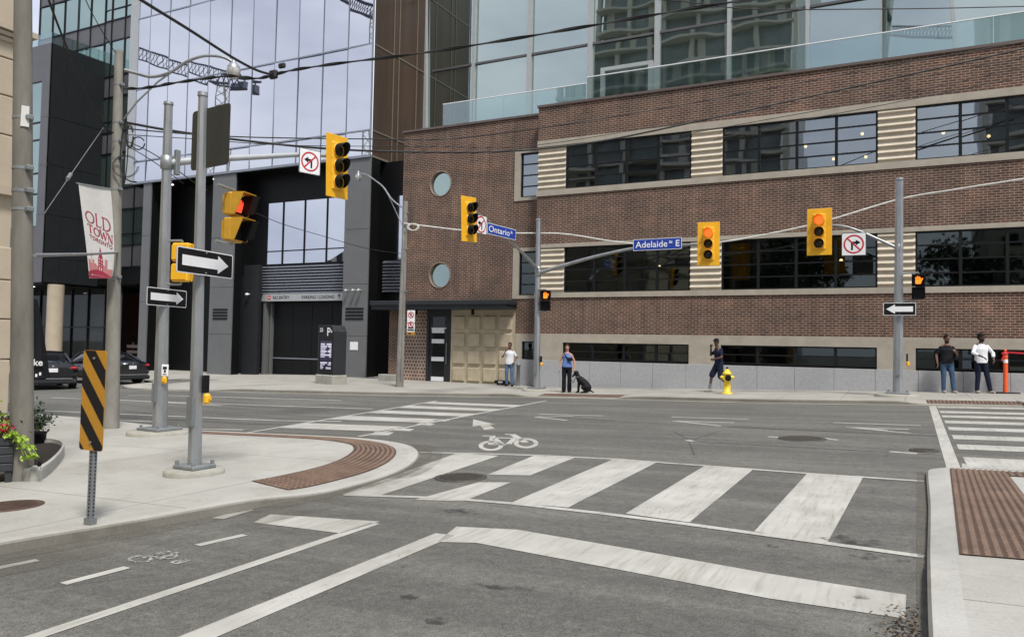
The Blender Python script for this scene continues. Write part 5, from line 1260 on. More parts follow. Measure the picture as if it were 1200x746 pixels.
# ================================================================== OVERHEAD CABLES
def cable(label, pts, r, ms='wire', twist=False, group='overhead cables', name='overhead_cable', droop=None):
    P_ = catmull(pts, 8); b = MB(); b.tube(P_, r, 6)
    if twist:
        for ph in (0, 3.14):
            q = []
            for i, p in enumerate(P_): a = i*.55+ph; q.append(p+Vector((0,0,1))*math.sin(a)*r*1.6+Vector((.5,.8,0)).normalized()*math.cos(a)*r*1.6)
            b.tube(q, r*.6, 5)
    c = P_[0]; return solo(name, b, ms, label, 'cable', c, group=group)
def D3(L): return [dp(x, y, d) for x, y, d in L]
cable('thick twisted cable rising right from the black splice box to the top edge', D3([(320,88,14),(345,82,13.8),(400,74,13.5),(497,62,13),(600,46,12.5),(700,29,12),(800,12,11.5),(900,-4,11)]), .014, twist=True)
cable('thick black cable from the top left down to the junction above the curved lamp', D3([(120,-30,9),(165,0,10),(220,34,11.3),(270,66,12.5),(300,82,13.4),(320,88,14)]), .022)
cable('twisted cable between the utility pole and the junction beside the curved lamp', D3([(146,104,15.3),(170,103,15.1),(200,98,14.9),(235,93,14.6),(270,89,14.4),(300,92,14.2),(320,88,14)]), .015, twist=True)
cable('black cable dropping from the upper left to the middle of the utility pole', D3([(50,-20,11),(65,22,11.8),(85,72,13),(105,115,14),(120,145,15),(133,156,15.3)]), .018)
cable('thin cable from the top edge to the head of the utility pole', D3([(92,-20,13),(104,8,13.6),(118,34,14.5),(135,62,15.3)]), .009)
cable('thick black cable from the utility pole across the mirror glass and along the brick wall', D3([(150,144,15.4),(200,153,16),(280,164,17),(380,174,18),(480,178,19),(600,177,20),(700,166,20.5),(800,146,21),(900,124,21),(1000,102,21),(1100,80,20.5),(1230,50,20)]), .026)
cable('medium black cable just above the thick one across the mirror glass', D3([(150,151,15.4),(220,157,16),(300,161,17),(437,163,18.5),(520,163,19.5),(620,152,20),(760,130,20.5),(900,104,21),(1050,76,21),(1230,44,20.5)]), .014)
cable('thin cable over the small corner window of the brick building', D3([(150,158,15.4),(230,163,16),(330,170,17),(437,171.5,18.5),(520,172,19.5),(620,171,20),(760,150,20.5),(900,127,20.8),(1050,96,21),(1230,62,20.5)]), .009)
cable('thin cable crossing the right half of the brick parapet', D3([(800,158,20.5),(900,140,20.5),(1000,122,20.3),(1100,101,20),(1230,72,19.5)]), .010)
cable('lowest thin cable over the upper right windows', D3([(836,164,20.5),(930,143,20.4),(1030,124,20.2),(1110,108,20),(1230,84,19.5)]), .010)
cable('thin dark cable sloping from the utility pole behind the second steel pole', D3([(147,165,15.4),(170,175,15.6),(195,190,16.3),(225,212,17.5),(243,223,18.5)]), .010)
cable('second thin dark cable sloping behind the second steel pole', D3([(147,170,15.4),(170,183,15.6),(195,200,16.3),(215,215,17)]), .009)
cable('thin wires in front of the parking garage windows', D3([(290,245,20),(330,262,21),(380,277,22),(430,291,23),(470,297,26.5)]), .009)
cable('thin cable at the very top right corner with a small insulator', D3([(700,-6,12),(800,2,12.5),(880,11,13),(1000,11,13.5),(1100,10,14),(1230,7,14)]), .009)
cable('white wrapped span cable from the lamp post over the junction to the right edge', [Lb+Vector((.1,-.1,wy(478,262,Lb.y).z-Lb.z))]+D3([(500,265,28.9),(545,270,28.7),(600,273,28.3),(660,274,27.6),(720,283,26.9),(780,288,26.2),(830,285,25.7),(880,278,25.1),(960,261,24.2),(1052,234,23.5),(1120,222,22.5),(1230,205,21)]), .028, 'wirewhite')
b = MB()
for k in range(3): b.tube([dp(484+5*math.cos(t*.5+k)*(1+.2*k), 266+4*math.sin(t*.5+k), 27.6) for t in range(12)], .02, 5)
solo('cable_loop', b, 'wirewhite', 'loose white loops of cable at the left end of the span beside the lamp post', 'cable', dp(484,266,27.6))
b = MB(); g0 = D3([(121,150,15.2),(100,180,13.5),(78,212,12),(52,250,10.6)]); b.tube(catmull(g0,5), .006, 6); q = dp(83,204,12.3); b.cyl(q, dp(79,210,12.1), .03, n=8); solo('guy_wire', b, 'steel_dull', 'thin grey guy wire with an insulator slanting left of the banner', 'guy wire', g0[0])
b = MB(); a_ = vp(41,299,Gb,-62); c_ = Vector(Cb)+Vector((0,0,wx(139,296,Cb.x).z-Cb.z)); b.tube([a_, a_.lerp(c_,.5)-Vector((0,0,.01)), c_], .022, 8); solo('tie_rod', b, 'steel', 'horizontal grey rod between the thick concrete pole and the banner', 'rod', a_)
b = MB(); q = dp(320,87,14); b.bbox(q-Vector((.08,.05,.09)), q+Vector((.10,.05,.07)), .03); b.bbox(q+Vector((.13,-.03,.08)), q+Vector((.28,.04,.17)), .02); solo('cable_junction', b, 'wire', 'black splice box where three cables meet right of the curved lamp', 'splice box', q)

# ================================================================== STREET OBJECTS
hyb = gpt(-4.99,24.75)
T = Thing('fire_hydrant', 'yellow fire hydrant with black cap on the far pavement', 'fire hydrant', hyb, R(25))
b = MB(); b.lathe([(.17,0),(.17,.04),(.11,.05),(.105,.42),(.14,.43),(.14,.48),(.115,.49),(.12,.60),(.145,.61),(.145,.65),(.11,.68),(.06,.76),(.035,.78)], (0,0,0), 20); T.part('barrel', b, 'hydrant')
b = MB(); b.cyl((0,0,.78),(0,0,.84),.035,n=5); T.part('operating_nut', b, 'black')
b = MB(); b.cyl((0,-.1,.50),(0,-.19,.50),.095,.09,16); b.cyl((0,-.19,.5),(0,-.23,.5),.03,n=5); T.part('front_cap', b, 'black')
for sx in (-1,1): b = MB(); b.cyl((sx*.1,0,.52),(sx*.19,0,.52),.06,.055,14); b.cyl((sx*.19,0,.52),(sx*.225,0,.52),.022,n=5); T.part('side_cap', b, 'hydrant')
# delineator with barrier tape
deb = gpt(2.64,27.0)
T = Thing('delineator_post', 'orange delineator post on a flat black base tied with red tape', 'delineator post', deb)
b = MB(); b.bbox((-.36,-.2,0),(.36,.2,.035),.012); T.part('base', b, 'rubber')
b = MB(); b.lathe([(.07,.03),(.066,.1),(.058,1.06),(.064,1.08),(.064,1.13),(.04,1.16),(.03,1.25),(.04,1.28),(.01,1.3)],(0,0,0),18); T.part('post', b, 'orange')
b = MB()
b.cyl((0,0,.90),(0,0,1.0),.063,n=18)
T.part('reflective_band', b, 'white')
b = MB(); b.ell((-.02,-.03,1.17),(.09,.055,.05)); b.quad((-.06,-.07,1.14),(-.12,-.08,.97),(-.08,-.08,.96),(-.02,-.07,1.13)); P_ = [Vector((0,-.05,1.19)),Vector((.8,-.05,1.15)),Vector((1.9,0,1.16))]
for a_, c_ in zip(P_[:-1], P_[1:]): b.ext([a_,c_,c_+Vector((0,0,.05)),a_+Vector((0,0,.05))],(0,.004,0))
T.part('barrier_tape', b, 'signred')
# bollards against the granite
for k, (x, lab) in enumerate(((-13.75,'grey standpipe right behind the man in white'), (-12.72,'slim grey standpipe half hidden by the signal pole near the man in white'))):
    bs = gpt(x, 27.6); b = MB(); b.lathe([(.07,0),(.07,.78),(.10,.80),(.10,.86),(.05,.90),(.01,.91)],(0,0,0),16)
    solo('standpipe', b, 'steel_dull', lab, 'standpipe', bs, group='grey standpipes at the granite base', local=True)
bs = gpt(-14.55,27.75); b = MB(); b.bbox((-.3,-.14,.05),(.3,.14,.18),.03); b.box((-.1,-.143,.08),(.1,-.141,.15),1); 
for sx in (-.2,.2): b.cyl((sx,0,0),(sx,0,.06),.04,n=8)
solo('low_utility_box', b, ['black','white'], 'small black box lying at the foot of the beige stone panels', 'box', bs, local=True)
# parking totem
tb = gp(376,449); 
T = Thing('parking_totem', 'dark parking totem with a lit price screen on a concrete block', 'parking sign', tb, R(-14))
z1 = wy(390,381,tb.y).z-tb.z; wd = .50
b = MB(); b.bbox((-.12,-.2,-.1),(1.02,.5,.36),.03); T.part('concrete_block', b, 'stonec')
b = MB(); b.ext([(-.05,-.15,.36),(.98,-.15,.36),(.98,-.15,z1-.25),(.82,-.15,z1),(-.05,-.15,z1)],(0,.6,0)); T.part('cabinet', b, 'kiosk')
b = MB(); b.quad((.0,-.154,.40),(.95,-.154,.40),(.95,-.154,z1-.26),(.80,-.154,z1-.04),(.0,-.154,z1-.04)); T.part('face', b, 'signblack')
b = MB(); b.quad((.12,-.158,.75),(.88,-.158,.75),(.88,-.158,z1-.62),(.12,-.158,z1-.62)); sc = T.part('screen', b, 'screen')
b = MB(); b.text('25', (.06,-.16,z1-.26), (1,0,0), (0,0,1), .22, .15, (0,0,0), 0, .02); b.text('P', (.55,-.16,z1-.42), (1,0,0), (0,0,1), .22, .32, (0,0,0), 0, .02)
b.box((.80,-.162,z1-.31),(.83,-.158,z1-.19)); b.box((.79,-.162,z1-.265),(.90,-.158,z1-.24)); T.part('lettering', b, 'white')
b = MB(); zz = z1-.72
for k, (wl, wr, h_) in enumerate(((.28,.3,.07),(.42,.2,.07),(.36,.1,.04),(.3,.14,.04),(.4,.22,.07),(.3,.12,.04),(.44,.22,.07),(.3,.12,.04),(0,0,.15),(.44,.14,.07),(.3,.2,.04),(.14,0,.04),(.2,.32,.03),(.16,.32,.03))):
    if wl:
        x = .16
        while x < .16+wl-.02: ww = random.uniform(.03,.06); b.box((x,-.162,zz-h_*.8),(min(x+ww,.16+wl),-.159,zz)); x += ww+.012
        if wr: b.box((.84-wr,-.162,zz-h_*.8),(.84,-.159,zz))
    zz -= h_+.015
T.part('screen_text', b, 'screentext', sc)
# manhole covers
def manhole(label, p, r, dz, ms='iron'):
    b = MB(); b.cyl((0,0,-.02),(0,0,.004), r, r, 32, 0, True, False); b.lathe([(r,-.02),(r+.05,-.02),(r+.05,.002),(r,.002)],(0,0,0),32,1)
    for i in range(-6,7):
        for j in range(-6,7):
            x, y = i*r/7, j*r/7
            if x*x+y*y < (r*.93)**2: b.box((x-r*.05,y-r*.05,.003),(x+r*.05,y+r*.05,.010))
    q = Vector((p.x,p.y,gz(p.x,p.y)+dz)); o = solo('manhole_cover', b, [ms,ms], label, 'manhole cover', q, group='round manhole covers', local=True); o.rotation_euler = (R(.7), -R(1.7), 0); return o
manhole('round manhole cover out in the middle of the wide road', gp(940,514,ROAD), .34, ROAD+.010)
manhole('round manhole cover between the painted crosswalk bars', gp(540,559.5,ROAD), .28, ROAD+.009)
manhole('rusty round cover in the pavement at the left edge', gp(10,593,0), .26, .006, 'tactile')
manhole('small round cover near the far right crosswalk', gp(1083,528,ROAD), .15, ROAD+.014)
# leaf litter in the gutter at the lower right
b = MB(); rnd = random.Random(3)
for k in range(420):
    a = rnd.random(); y = 4.0+rnd.random()**.8*1.3; x = .07-abs(rnd.gauss(0,.09))-.01*(y<4.6)
    if y > 5.0 and rnd.random() < .6: continue
    z = gz(x,y)+ROAD+.015+rnd.random()*.03; s_ = rnd.uniform(.008,.022); d = Vector((rnd.uniform(-1,1),rnd.uniform(-1,1),rnd.uniform(-.5,.5))).normalized()*s_; e = Vector((-d.y,d.x,rnd.uniform(-.5,.5)*s_))*.6
    c = Vector((x,y,z)); b.quad(c-d, c+e, c+d, c-e, m=rnd.randint(0,1))
M['litter'] = mat('dry_leaf', (.10,.07,.04), .9, vary=.4, scale=30); o = struct('leaf_litter', b, ['litter','soil']); o['kind'] = 'stuff'
# raised concrete tree bed
T = Thing('tree_bed', 'low white concrete bed of dark soil behind the thick concrete pole', 'planter bed', gp(60,540))
o_ = T.r.location; top = [gp(x, y, .16) for x, y in ((10,546),(42,548),(58,541),(73,526),(75,517),(62,512.5),(40,514),(8,519))]
def ringz(pts, off, z): 
    c = sum(pts, Vector())/len(pts); return [Vector((c.x+(p.x-c.x)*off, c.y+(p.y-c.y)*off, 0))-Vector((o_.x,o_.y,0))+Vector((0,0,gz(p.x,p.y)-o_.z+z)) for p in pts]
top = catmull(top+[top[0]], 5)[:-1]
b = MB(); b.loft([ringz(top,1.0,-.1), ringz(top,1.0,.12), ringz(top,.99,.15), ringz(top,.90,.16), ringz(top,.885,.05)], 0, False, False); T.part('kerb', b, 'curb')
b = MB(); b.add(ringz(top,.9,.10), [tuple(range(len(top)))]); T.part('soil', b, 'soil')
# wooden planter with flowers
pc = gp(-12,563)
T = Thing('flower_planter', 'charcoal wooden planter overflowing with red flowers and lime leaves at the left edge', 'planter', pc, R(-35))
b = MB(); xe = .28
for k in range(4): b.bbox((-.6,-.25,.14+k*.10),(xe,.25,.232+k*.10),.008)
for sx in (-.57,xe-.09): b.bbox((sx,-.24,0),(sx+.07,-.17,.14),.006); b.bbox((sx,.17,0),(sx+.07,.24,.14),.006)
T.part('box', b, 'planter'); b = MB(); b.box((-.57,-.22,.50),(xe-.03,.22,.51)); T.part('soil', b, 'soil')
rnd = random.Random(5)
def leaves(mb, n, fn, s0, s1, mats_=1):
    for _ in range(n):
        c = Vector(fn()); d = Vector((rnd.gauss(0,1),rnd.gauss(0,1),rnd.gauss(0,1))).normalized(); e = d.cross(Vector((rnd.gauss(0,1),rnd.gauss(0,1),rnd.gauss(0,1)))).normalized(); s_ = rnd.uniform(s0,s1)
        mb.quad(c-d*s_, c-e*s_*.5, c+d*s_, c+e*s_*.5, m=rnd.randrange(mats_))
b = MB(); leaves(b, 500, lambda: (rnd.uniform(-.6,xe), rnd.gauss(0,.14), .55+abs(rnd.gauss(0,.12))), .02, .045, 2); T.part('foliage', b, ['leafdark','leaflime'])
b = MB(); leaves(b, 260, lambda: (rnd.gauss(.17,.07), rnd.gauss(.02,.13), .62+rnd.gauss(0,.06)), .02, .036); T.part('flowers', b, 'petal')
b = MB()
for k in range(6):
    c = Vector((xe-.02,.14,.56)); dirv = Vector((rnd.uniform(.25,.6), rnd.uniform(.6,1.0), 0)).normalized(); L_ = rnd.uniform(.28,.44); st = []
    for j in range(6): t = j/5; p = c+dirv*L_*t+Vector((0,0,.07*math.sin(t*2)-.30*t*t)); st.append(p)
    b.tube(st, .004, 4)
    for p in st[1:]: leaves(b, 4, lambda: p+Vector((rnd.gauss(0,.02),rnd.gauss(0,.02),rnd.gauss(0,.015))), .03, .055)
T.part('trailing_vine', b, 'leaflime')
b = MB(); b2 = gp(38,516); T2 = Thing('shrub_pot', 'dark iron potted shrub just behind the thick concrete pole', 'potted shrub', dp(40,500,12.3)+Vector((0,0,-.6)))
b.lathe([(.14,0),(.18,.5),(.2,.52),(.16,.52)],(0,0,0),14); T2.part('pot', b, 'black'); b = MB(); leaves(b, 420, lambda: (rnd.gauss(0,.11), rnd.gauss(0,.11), .55+abs(rnd.gauss(0,.18))), .02, .05, 2); leaves(b, 40, lambda: (rnd.uniform(.05,.35), rnd.gauss(0,.1), .75+rnd.gauss(0,.03)), .02, .04, 1); T2.part('foliage', b, ['leafdark','leafdark'])
# closed patio umbrella
uc = dp(37,446,15.5); uc.z = gz(uc.x,uc.y)
T = Thing('patio_umbrella', 'closed black patio umbrella with white lettering and patterned hem left of the parked cars', 'umbrella', uc)
b = MB(); b.cyl((0,0,0),(0,0,2.5),.025,n=8); b.cyl((0,0,0),(0,0,.08),.28,n=18); T.part('pole', b, 'steel_dull')
zb0 = dp(37,443,15.5).z-uc.z; zt0 = dp(34,350,15.5).z-uc.z; rings = []
for k in range(9):
    t = k/8; z = zb0+(zt0-zb0)*t; r_ = .24*(1-t)**.8+.03; rings.append([Vector(((r_*(1+.16*math.sin(i*math.pi*.5)))*math.cos(2*math.pi*i/32), (r_*(1+.16*math.sin(i*math.pi*.5)))*math.sin(2*math.pi*i/32), z+(.03*math.sin(i*math.pi*.5) if k == 0 else 0))) for i in range(32)])
b.v = []; b.f = []; b.m = []; b.sm = []; b.loft(rings, 0); T.part('folded_canopy', b, 'blackcloth')
b = MB(); fv = Vector((.85,-.53,0)); sv = Vector((.53,.85,0)); b.text('ake', fv*.27+sv*-.06+Vector((0,0,zb0+.26)), sv, (0,0,1), .24, .13, (0,0,0), 0, .02)
for k in range(6): b.ext([fv*.295+sv*(-.2+k*.065)+Vector((0,0,zb0+.04+.03*(k%2))), fv*.295+sv*(-.165+k*.065)+Vector((0,0,zb0+.04+.03*(k%2))), fv*.295+sv*(-.165+k*.065)+Vector((0,0,zb0+.10+.03*(k%2))), fv*.295+sv*(-.2+k*.065)+Vector((0,0,zb0+.10+.03*(k%2)))], fv*.003)
T.part('lettering', b, 'white')
b = MB(); b.cyl((0,0,0),(0,0,.5),.012,n=6); b.bbox((-.06,-.06,0),(.06,.06,.02),.005); 
# small post by the plank bench
b = MB(); b.cyl((0,0,0),(0,0,1.35),.045,n=10); b.lathe([(.05,1.33),(.05,1.38),(.01,1.4)],(0,0,0),10); solo('slim_post', b, 'steel', 'slim light post standing in front of the wood lined recess', 'post', Vector((-39.6,30.2,gz(-39.6,30.2))), local=True)
b = MB(); b.bbox((-.35,-.2,-.1),(.35,.2,.28),.02); solo('concrete_block', b, 'stonec', 'small pale concrete block at the foot of the brick pier', 'block', gp(454,446), local=True)

# ================================================================== CARS
def car(label, pos, rz, paint):
    T = Thing('parked_car', label, 'car', pos, rz, 'dark sedans parked by the lobby')           # rear at local +X, front at -X
    def ring(x, hw, zb_, zt_, e=3.2, n=24):
        o = []
        for i in range(n):
            t = 2*math.pi*(i+.5)/n; c, s_ = math.cos(t), math.sin(t); r_ = (abs(c)**e+abs(s_)**e)**(-1/e); o.append(Vector((x, hw*c*r_, (zb_+zt_)/2+(zt_-zb_)/2*s_*r_)))
        return o
    b = MB(); b.loft([ring(-2.33,.55,.38,.60),ring(-2.25,.78,.27,.70),ring(-1.9,.88,.22,.79),ring(-1.1,.91,.20,.90),ring(0,.92,.19,.93),ring(1.2,.92,.20,.97),ring(1.75,.90,.24,1.02),ring(2.15,.86,.28,1.03),ring(2.27,.80,.32,.98),ring(2.33,.66,.40,.86)], 0); T.part('body', b, paint)
    b = MB(); b.loft([ring(-1.15,.76,.80,.90,4),ring(-.45,.66,.85,1.36,4),ring(.1,.63,.85,1.43,4),ring(.75,.62,.85,1.40,4),ring(1.75,.70,.90,1.01,4)], 0); T.part('cabin_glass', b, 'carglass')
    b = MB(); b.loft([ring(-.55,.61,1.27,1.375,2.6),ring(-.1,.62,1.31,1.44,2.6),ring(.5,.615,1.31,1.44,2.6),ring(.95,.59,1.24,1.36,2.6)], 0)
    for sy in (-1,1):
        b.tube([(-1.15,sy*.75,.88),(-.55,sy*.62,1.33)], .035, 6); b.tube([(.95,sy*.60,1.32),(1.72,sy*.70,1.0)], .05, 6); b.tube([(.2,sy*.64,1.36),(.22,sy*.74,.93)], .03, 6)
    T.part('roof', b, paint)
    for sx in (-1.42,1.38):
        for sy in (-1,1):
            b = MB(); b.lathe([(.20,sy*.70),(.31,sy*.70),(.33,sy*.74),(.33,sy*.88),(.31,sy*.91),(.20,sy*.91)], (sx,0,.33), 24, 0, 'y'); o = T.part('wheel', b, 'rubber')
            b = MB(); b.lathe([(.02,sy*.86),(.07,sy*.885),(.19,sy*.90),(.20,sy*.87)], (sx,0,.33), 20, 0, 'y'); T.part('rim', b, 'steel_dull', o)
    for sy in (-1,1):
        b = MB(); b.bbox((2.05,min(sy*.44,sy*.80),.76),(2.315,max(sy*.44,sy*.80),.89),.05); T.part('tail_light', b, 'taillight')
        b = MB(); b.bbox((-.75,min(sy*.90,sy*1.05),.90),(-.6,max(sy*.90,sy*1.05),1.02),.03); T.part('side_mirror', b, paint)
        b = MB(); b.bbox((-2.28,min(sy*.50,sy*.82),.55),(-2.1,max(sy*.50,sy*.82),.68),.03); T.part('headlight', b, 'chrome')
    b = MB(); b.box((2.32,-.16,.68),(2.35,.16,.82)); T.part('number_plate', b, 'white')
    b = MB(); b.bbox((2.12,-.80,.24),(2.36,.80,.42),.05); b.cyl((2.2,-.5,.25),(2.38,-.5,.25),.035,n=10); b.cyl((2.2,.5,.25),(2.38,.5,.25),.035,n=10); T.part('rear_bumper', b, 'kiosk')
    b = MB(); b.box((2.345,-.65,.43),(2.37,.65,.455)); b.lathe([(.02,2.335),(.035,2.335),(.035,2.34)],(0,0,.90),12,0,'x'); T.part('trim', b, 'chrome'); return T
car('black sedan seen from behind with red tail lights, nearer the thick concrete pole', gpt(-30.0,18.6)+Vector((0,0,ROAD+.0)), R(-24), 'carblack')
car('black sedan farther along, partly hidden by the striped marker and the utility pole', gpt(-31.2,21.9)+Vector((0,0,ROAD)), R(-5), 'carblue')

# ================================================================== PEOPLE, DOG, BIRD
V = Vector
def ellring(c, rx, ry, n=16): return [V((c[0]+rx*math.cos(2*math.pi*i/n), c[1]+ry*math.sin(2*math.pi*i/n), c[2])) for i in range(n)]
def finger_hand(b, wrist, d, side, curl=.35):
    """palm, four unequal fingers in two bent segments and a thumb leaving the side of the palm; d points along the forearm"""
    d = V(d).normalized(); h = V(side)-d*V(side).dot(d); h.normalize(); n = d.cross(h)
    w = V(wrist); k = w+d*.085
    for o in (-.026,-.009,.009,.026): b.limb(w+h*o*.6, k+h*o, .015, .0125)
    for o, L_ in ((-.028,.062),(-.009,.075),(.010,.071),(.028,.055)):
        a = k+h*o; m_ = a+(d*(1-curl)+n*curl).normalized()*L_*.55; e = m_+(d*(1-2*curl)+n*2*curl).normalized()*L_*.45; b.limb(a, m_, .0092, .0086); b.limb(m_, e, .0086, .0072)
    a = w+d*.03-h*.022; m_ = a+(d*.6-h*.7+n*.2).normalized()*.042; b.limb(a, m_, .013, .010); b.limb(m_, m_+(d*.85-h*.3+n*.4).normalized()*.032, .010, .008)
def person(label, pos, rz, J, skin, top, bottom, shoe, hair, sleeve='short', bottoms='long', female=False, extra=None, H=1.75, beard=False, haircut='short', tshade=None, cap=None):
    T = Thing('person', label, 'person', pos, rz, None); s = H/1.75
    D = dict(pelvis=(0,0,.94), chest=(0,0,1.30), neck=(0,.01,1.47), head=(0,-.02,1.635), sl=(.16,0,1.365), sr=(-.16,0,1.365), el=(.225,.03,1.11), er=(-.225,.03,1.11), wl=(.26,-.04,.88), wr=(-.26,-.04,.88),
             hl=(.09,0,.92), hr=(-.09,0,.92), kl=(.10,-.01,.50), kr=(-.10,-.01,.50), al=(.10,.03,.09), ar=(-.10,.03,.09), look=(0,-1,0), bulk=1.0, tl=(.03,-1,0), tr=(-.03,-1,0)); D.update(J)
    g = {k: (V(v)*s if k not in ('look','bulk','tl','tr') else v) for k, v in D.items()}; B_ = g['bulk']
    hd = g['head']; L_ = V(g['look']).normalized(); rx = L_.cross(V((0,0,1))).normalized(); upv = rx.cross(L_)
    Mh = Matrix((rx, L_, upv)).transposed()
    b = MB()
    b.ell(hd+upv*.02*s, (.073*s,.092*s,.098*s), rot=Mh, n=16, k=10); b.ell(hd+L_*.02*s-upv*.055*s, (.055*s,.066*s,.062*s), rot=Mh)
    b.limb(hd+L_*.085*s+upv*.01*s, hd+L_*.102*s-upv*.02*s, .009*s, .014*s)                       # nose
    b.ell(hd+L_*.079*s-upv*.055*s, (.024*s,.012*s,.009*s), rot=Mh)                               # lips
    b.ell(hd+L_*.078*s+upv*.032*s, (.045*s,.014*s,.010*s), rot=Mh)                               # brow
    for q in (-1,1): b.ell(hd+rx*q*.074*s-L_*.005*s-upv*.0*s, (.012*s,.02*s,.03*s), rot=Mh)      # ears
    b.limb(g['neck']-V((0,0,.05)), hd-upv*.04*s, .062*s, .056*s)
    ch, pe = g['chest'], g['pelvis']; sw = .165 if female else .18
    tor = [ellring(g['neck']+V((0,0,-.01)),.06,.055),ellring((ch+g['neck'])/2+V((0,0,.07*s)),.12*s,.075*s),ellring((ch*.5+g['neck']*.5-V((0,0,.02))),(sw-.02)*s,.095*s),ellring(ch,sw*.94*s*B_,.115*s*B_),ellring(ch*.5+pe*.5+V((0,0,.02)),(.125 if female else .145)*s*B_,.105*s*B_),ellring(pe+V((0,0,.06)),.155*s*B_,.115*s*B_),ellring(pe-V((0,0,.06)),.165*s*B_,.12*s*B_)]
    b.loft(tor, 0)
    for q in 'lr':
        S_, E_, W_, Hh, K, A2 = g['s'+q], g['e'+q], g['w'+q], g['h'+q], g['k'+q], g['a'+q]
        b.limb(g['neck']-V((0,0,.06*s)), S_, .045*s, .05*s); b.limb(S_, E_, .05*s, .039*s); b.limb(E_, W_, .039*s, .026*s)
        b.limb(Hh, K, .088*s*B_, .056*s); b.limb(K, A2, .055*s, .036*s)
        t_ = V(g['t'+q]).normalized(); b.limb(A2-V((0,0,.03)), A2+t_*.13*s-V((0,0,.05)), .036*s, .03*s)
    core = remeshed(b, .011, 2)
    for q in 'lr':
        E_, W_ = g['e'+q], g['w'+q]; d_ = (W_-E_); side = V((0,-1,0)) if abs(d_.normalized().y) < .8 else V((0,0,1)); hb = MB(); finger_hand(hb, W_, d_, side*(1 if q == 'l' else 1)); hm = remeshed(hb, .0045, 1); core.add(hm.v, hm.f, 0, True)
    body = T.part('body', core, skin)
    e_ = MB()
    for q in (-1,1): e_.ell(hd+rx*q*.03*s+L_*.086*s+upv*.018*s, (.010*s,.006*s,.006*s), 0, rot=Mh)
    T.part('eyes', e_, 'black', body)
    h = MB()
    if haircut == 'short': h.ell(hd+upv*.045*s-L_*.018*s, (.082*s,.094*s,.088*s), rot=Mh, n=16, k=10); 
    if haircut == 'short': h.ell(hd-L_*.05*s-upv*.0*s, (.074*s,.06*s,.07*s), rot=Mh)
    if haircut == 'bun': h.ell(hd+upv*.052*s-L_*.015*s, (.086*s,.098*s,.088*s), rot=Mh); h.ell(hd-L_*.06*s-upv*.03*s, (.07*s,.05*s,.08*s), rot=Mh)
    if haircut == 'full': h.ell(hd+upv*.055*s-L_*.015*s, (.092*s,.102*s,.09*s), rot=Mh); h.ell(hd-L_*.05*s, (.085*s,.065*s,.085*s), rot=Mh)
    cut = [f for f in h.f]
    if beard: h.ell(hd+L_*.032*s-upv*.075*s, (.062*s,.062*s,.052*s), rot=Mh)
    T.part('hair', remeshed(h, .009, 2), hair)
    if cap:
        c_ = MB(); c_.ell(hd+upv*.055*s-L_*.008*s, (.086*s,.10*s,.075*s), rot=Mh); bp = hd+upv*.06*s+L_*.08*s
        c_.loft([[bp+rx*.07*s*math.cos(t*.5236)+L_*.09*s*max(0,math.sin(t*.5236))+upv*z_ for t in range(12)] for z_ in (0,.01)], 0); T.part('cap', c_, cap)
    c = MB(); B2 = B_*1.12; ex = .02
    c.loft([ellring(g['neck']+V((0,0,-.03)),.075,.07)]+[ellring(r_c, rx_, ry_) for r_c, rx_, ry_ in (((ch+g['neck'])/2+V((0,0,.055*s)),.115*s,.088*s),(ch*.5+g['neck']*.5-V((0,0,.035)),(sw-.02)*s,.112*s),(ch,sw*1.02*s*B_,.13*s*B_),(ch*.5+pe*.5+V((0,0,.02)),(.145 if female else .168)*s*B_,.125*s*B_),(pe+V((0,0,.06)),.175*s*B_,.135*s*B_),(pe-V((0,0,.02 if female else .06)),.178*s*B_,.138*s*B_))], 0)
    for q in 'lr':
        S_, E_, W_ = g['s'+q], g['e'+q], g['w'+q]
        if sleeve != 'none': c.limb(g['neck']-V((0,0,.085*s)), S_, .045*s, .056*s)
        if sleeve == 'short': m_ = S_.lerp(E_, .62); c.limb(S_, m_, .055*s, .058*s)
        if sleeve == 'long': c.limb(S_, E_, .055*s, .050*s); c.limb(E_, E_.lerp(W_,.45), .054*s, .046*s)
        if sleeve == 'none': c.limb(ch*.35+g['neck']*.6+S_*.05, S_*.7+g['neck']*.3, .05*s, .03*s)
    T.part('shirt', remeshed(c, .011, 3), top)
    c = MB(); c.loft([ellring(pe+V((0,0,.09)),.16*s*B_,.122*s*B_),ellring(pe,.172*s*B_,.132*s*B_),ellring(pe-V((0,0,.09)),.165*s*B_,.125*s*B_)], 0)
    for q in 'lr':
        Hh, K, A2 = g['h'+q], g['k'+q], g['a'+q]
        if bottoms == 'long': c.limb(Hh, K, .098*s*B_, .074*s); c.limb(K, A2+V((0,0,.01)), .072*s, .060*s)
        elif bottoms == 'flare': c.limb(Hh, K, .098*s*B_, .078*s); c.limb(K, A2, .078*s, .085*s)
        else: c.limb(Hh, Hh.lerp(K,.95), .108*s*B_, .10*s)
    T.part('trousers' if bottoms != 'shorts' else 'shorts', remeshed(c, .012, 2), bottom)
    for q in 'lr':
        A2 = g['a'+q]; t_ = V(g['t'+q]).normalized(); c = MB(); a0_ = A2-t_*.05*s-V((0,0,.045*s)); c.limb(a0_, A2+t_*.09*s-V((0,0,.052*s)), .044*s, .042*s); c.limb(A2+t_*.09*s-V((0,0,.052*s)), A2+t_*.16*s-V((0,0,.06*s)), .042*s, .034*s); c.limb(A2, a0_, .045*s, .044*s)
        T.part('shoe', remeshed(c, .010, 2), shoe)
    if bottoms == 'shorts':
        for q in 'lr': c = MB(); c.cyl(g['a'+q]+V((0,0,.02)), g['a'+q].lerp(g['k'+q],.4), .046*s, .056*s, 12); T.part('sock', c, 'steel_dull')
    if extra: extra(T, g, s)
    return T
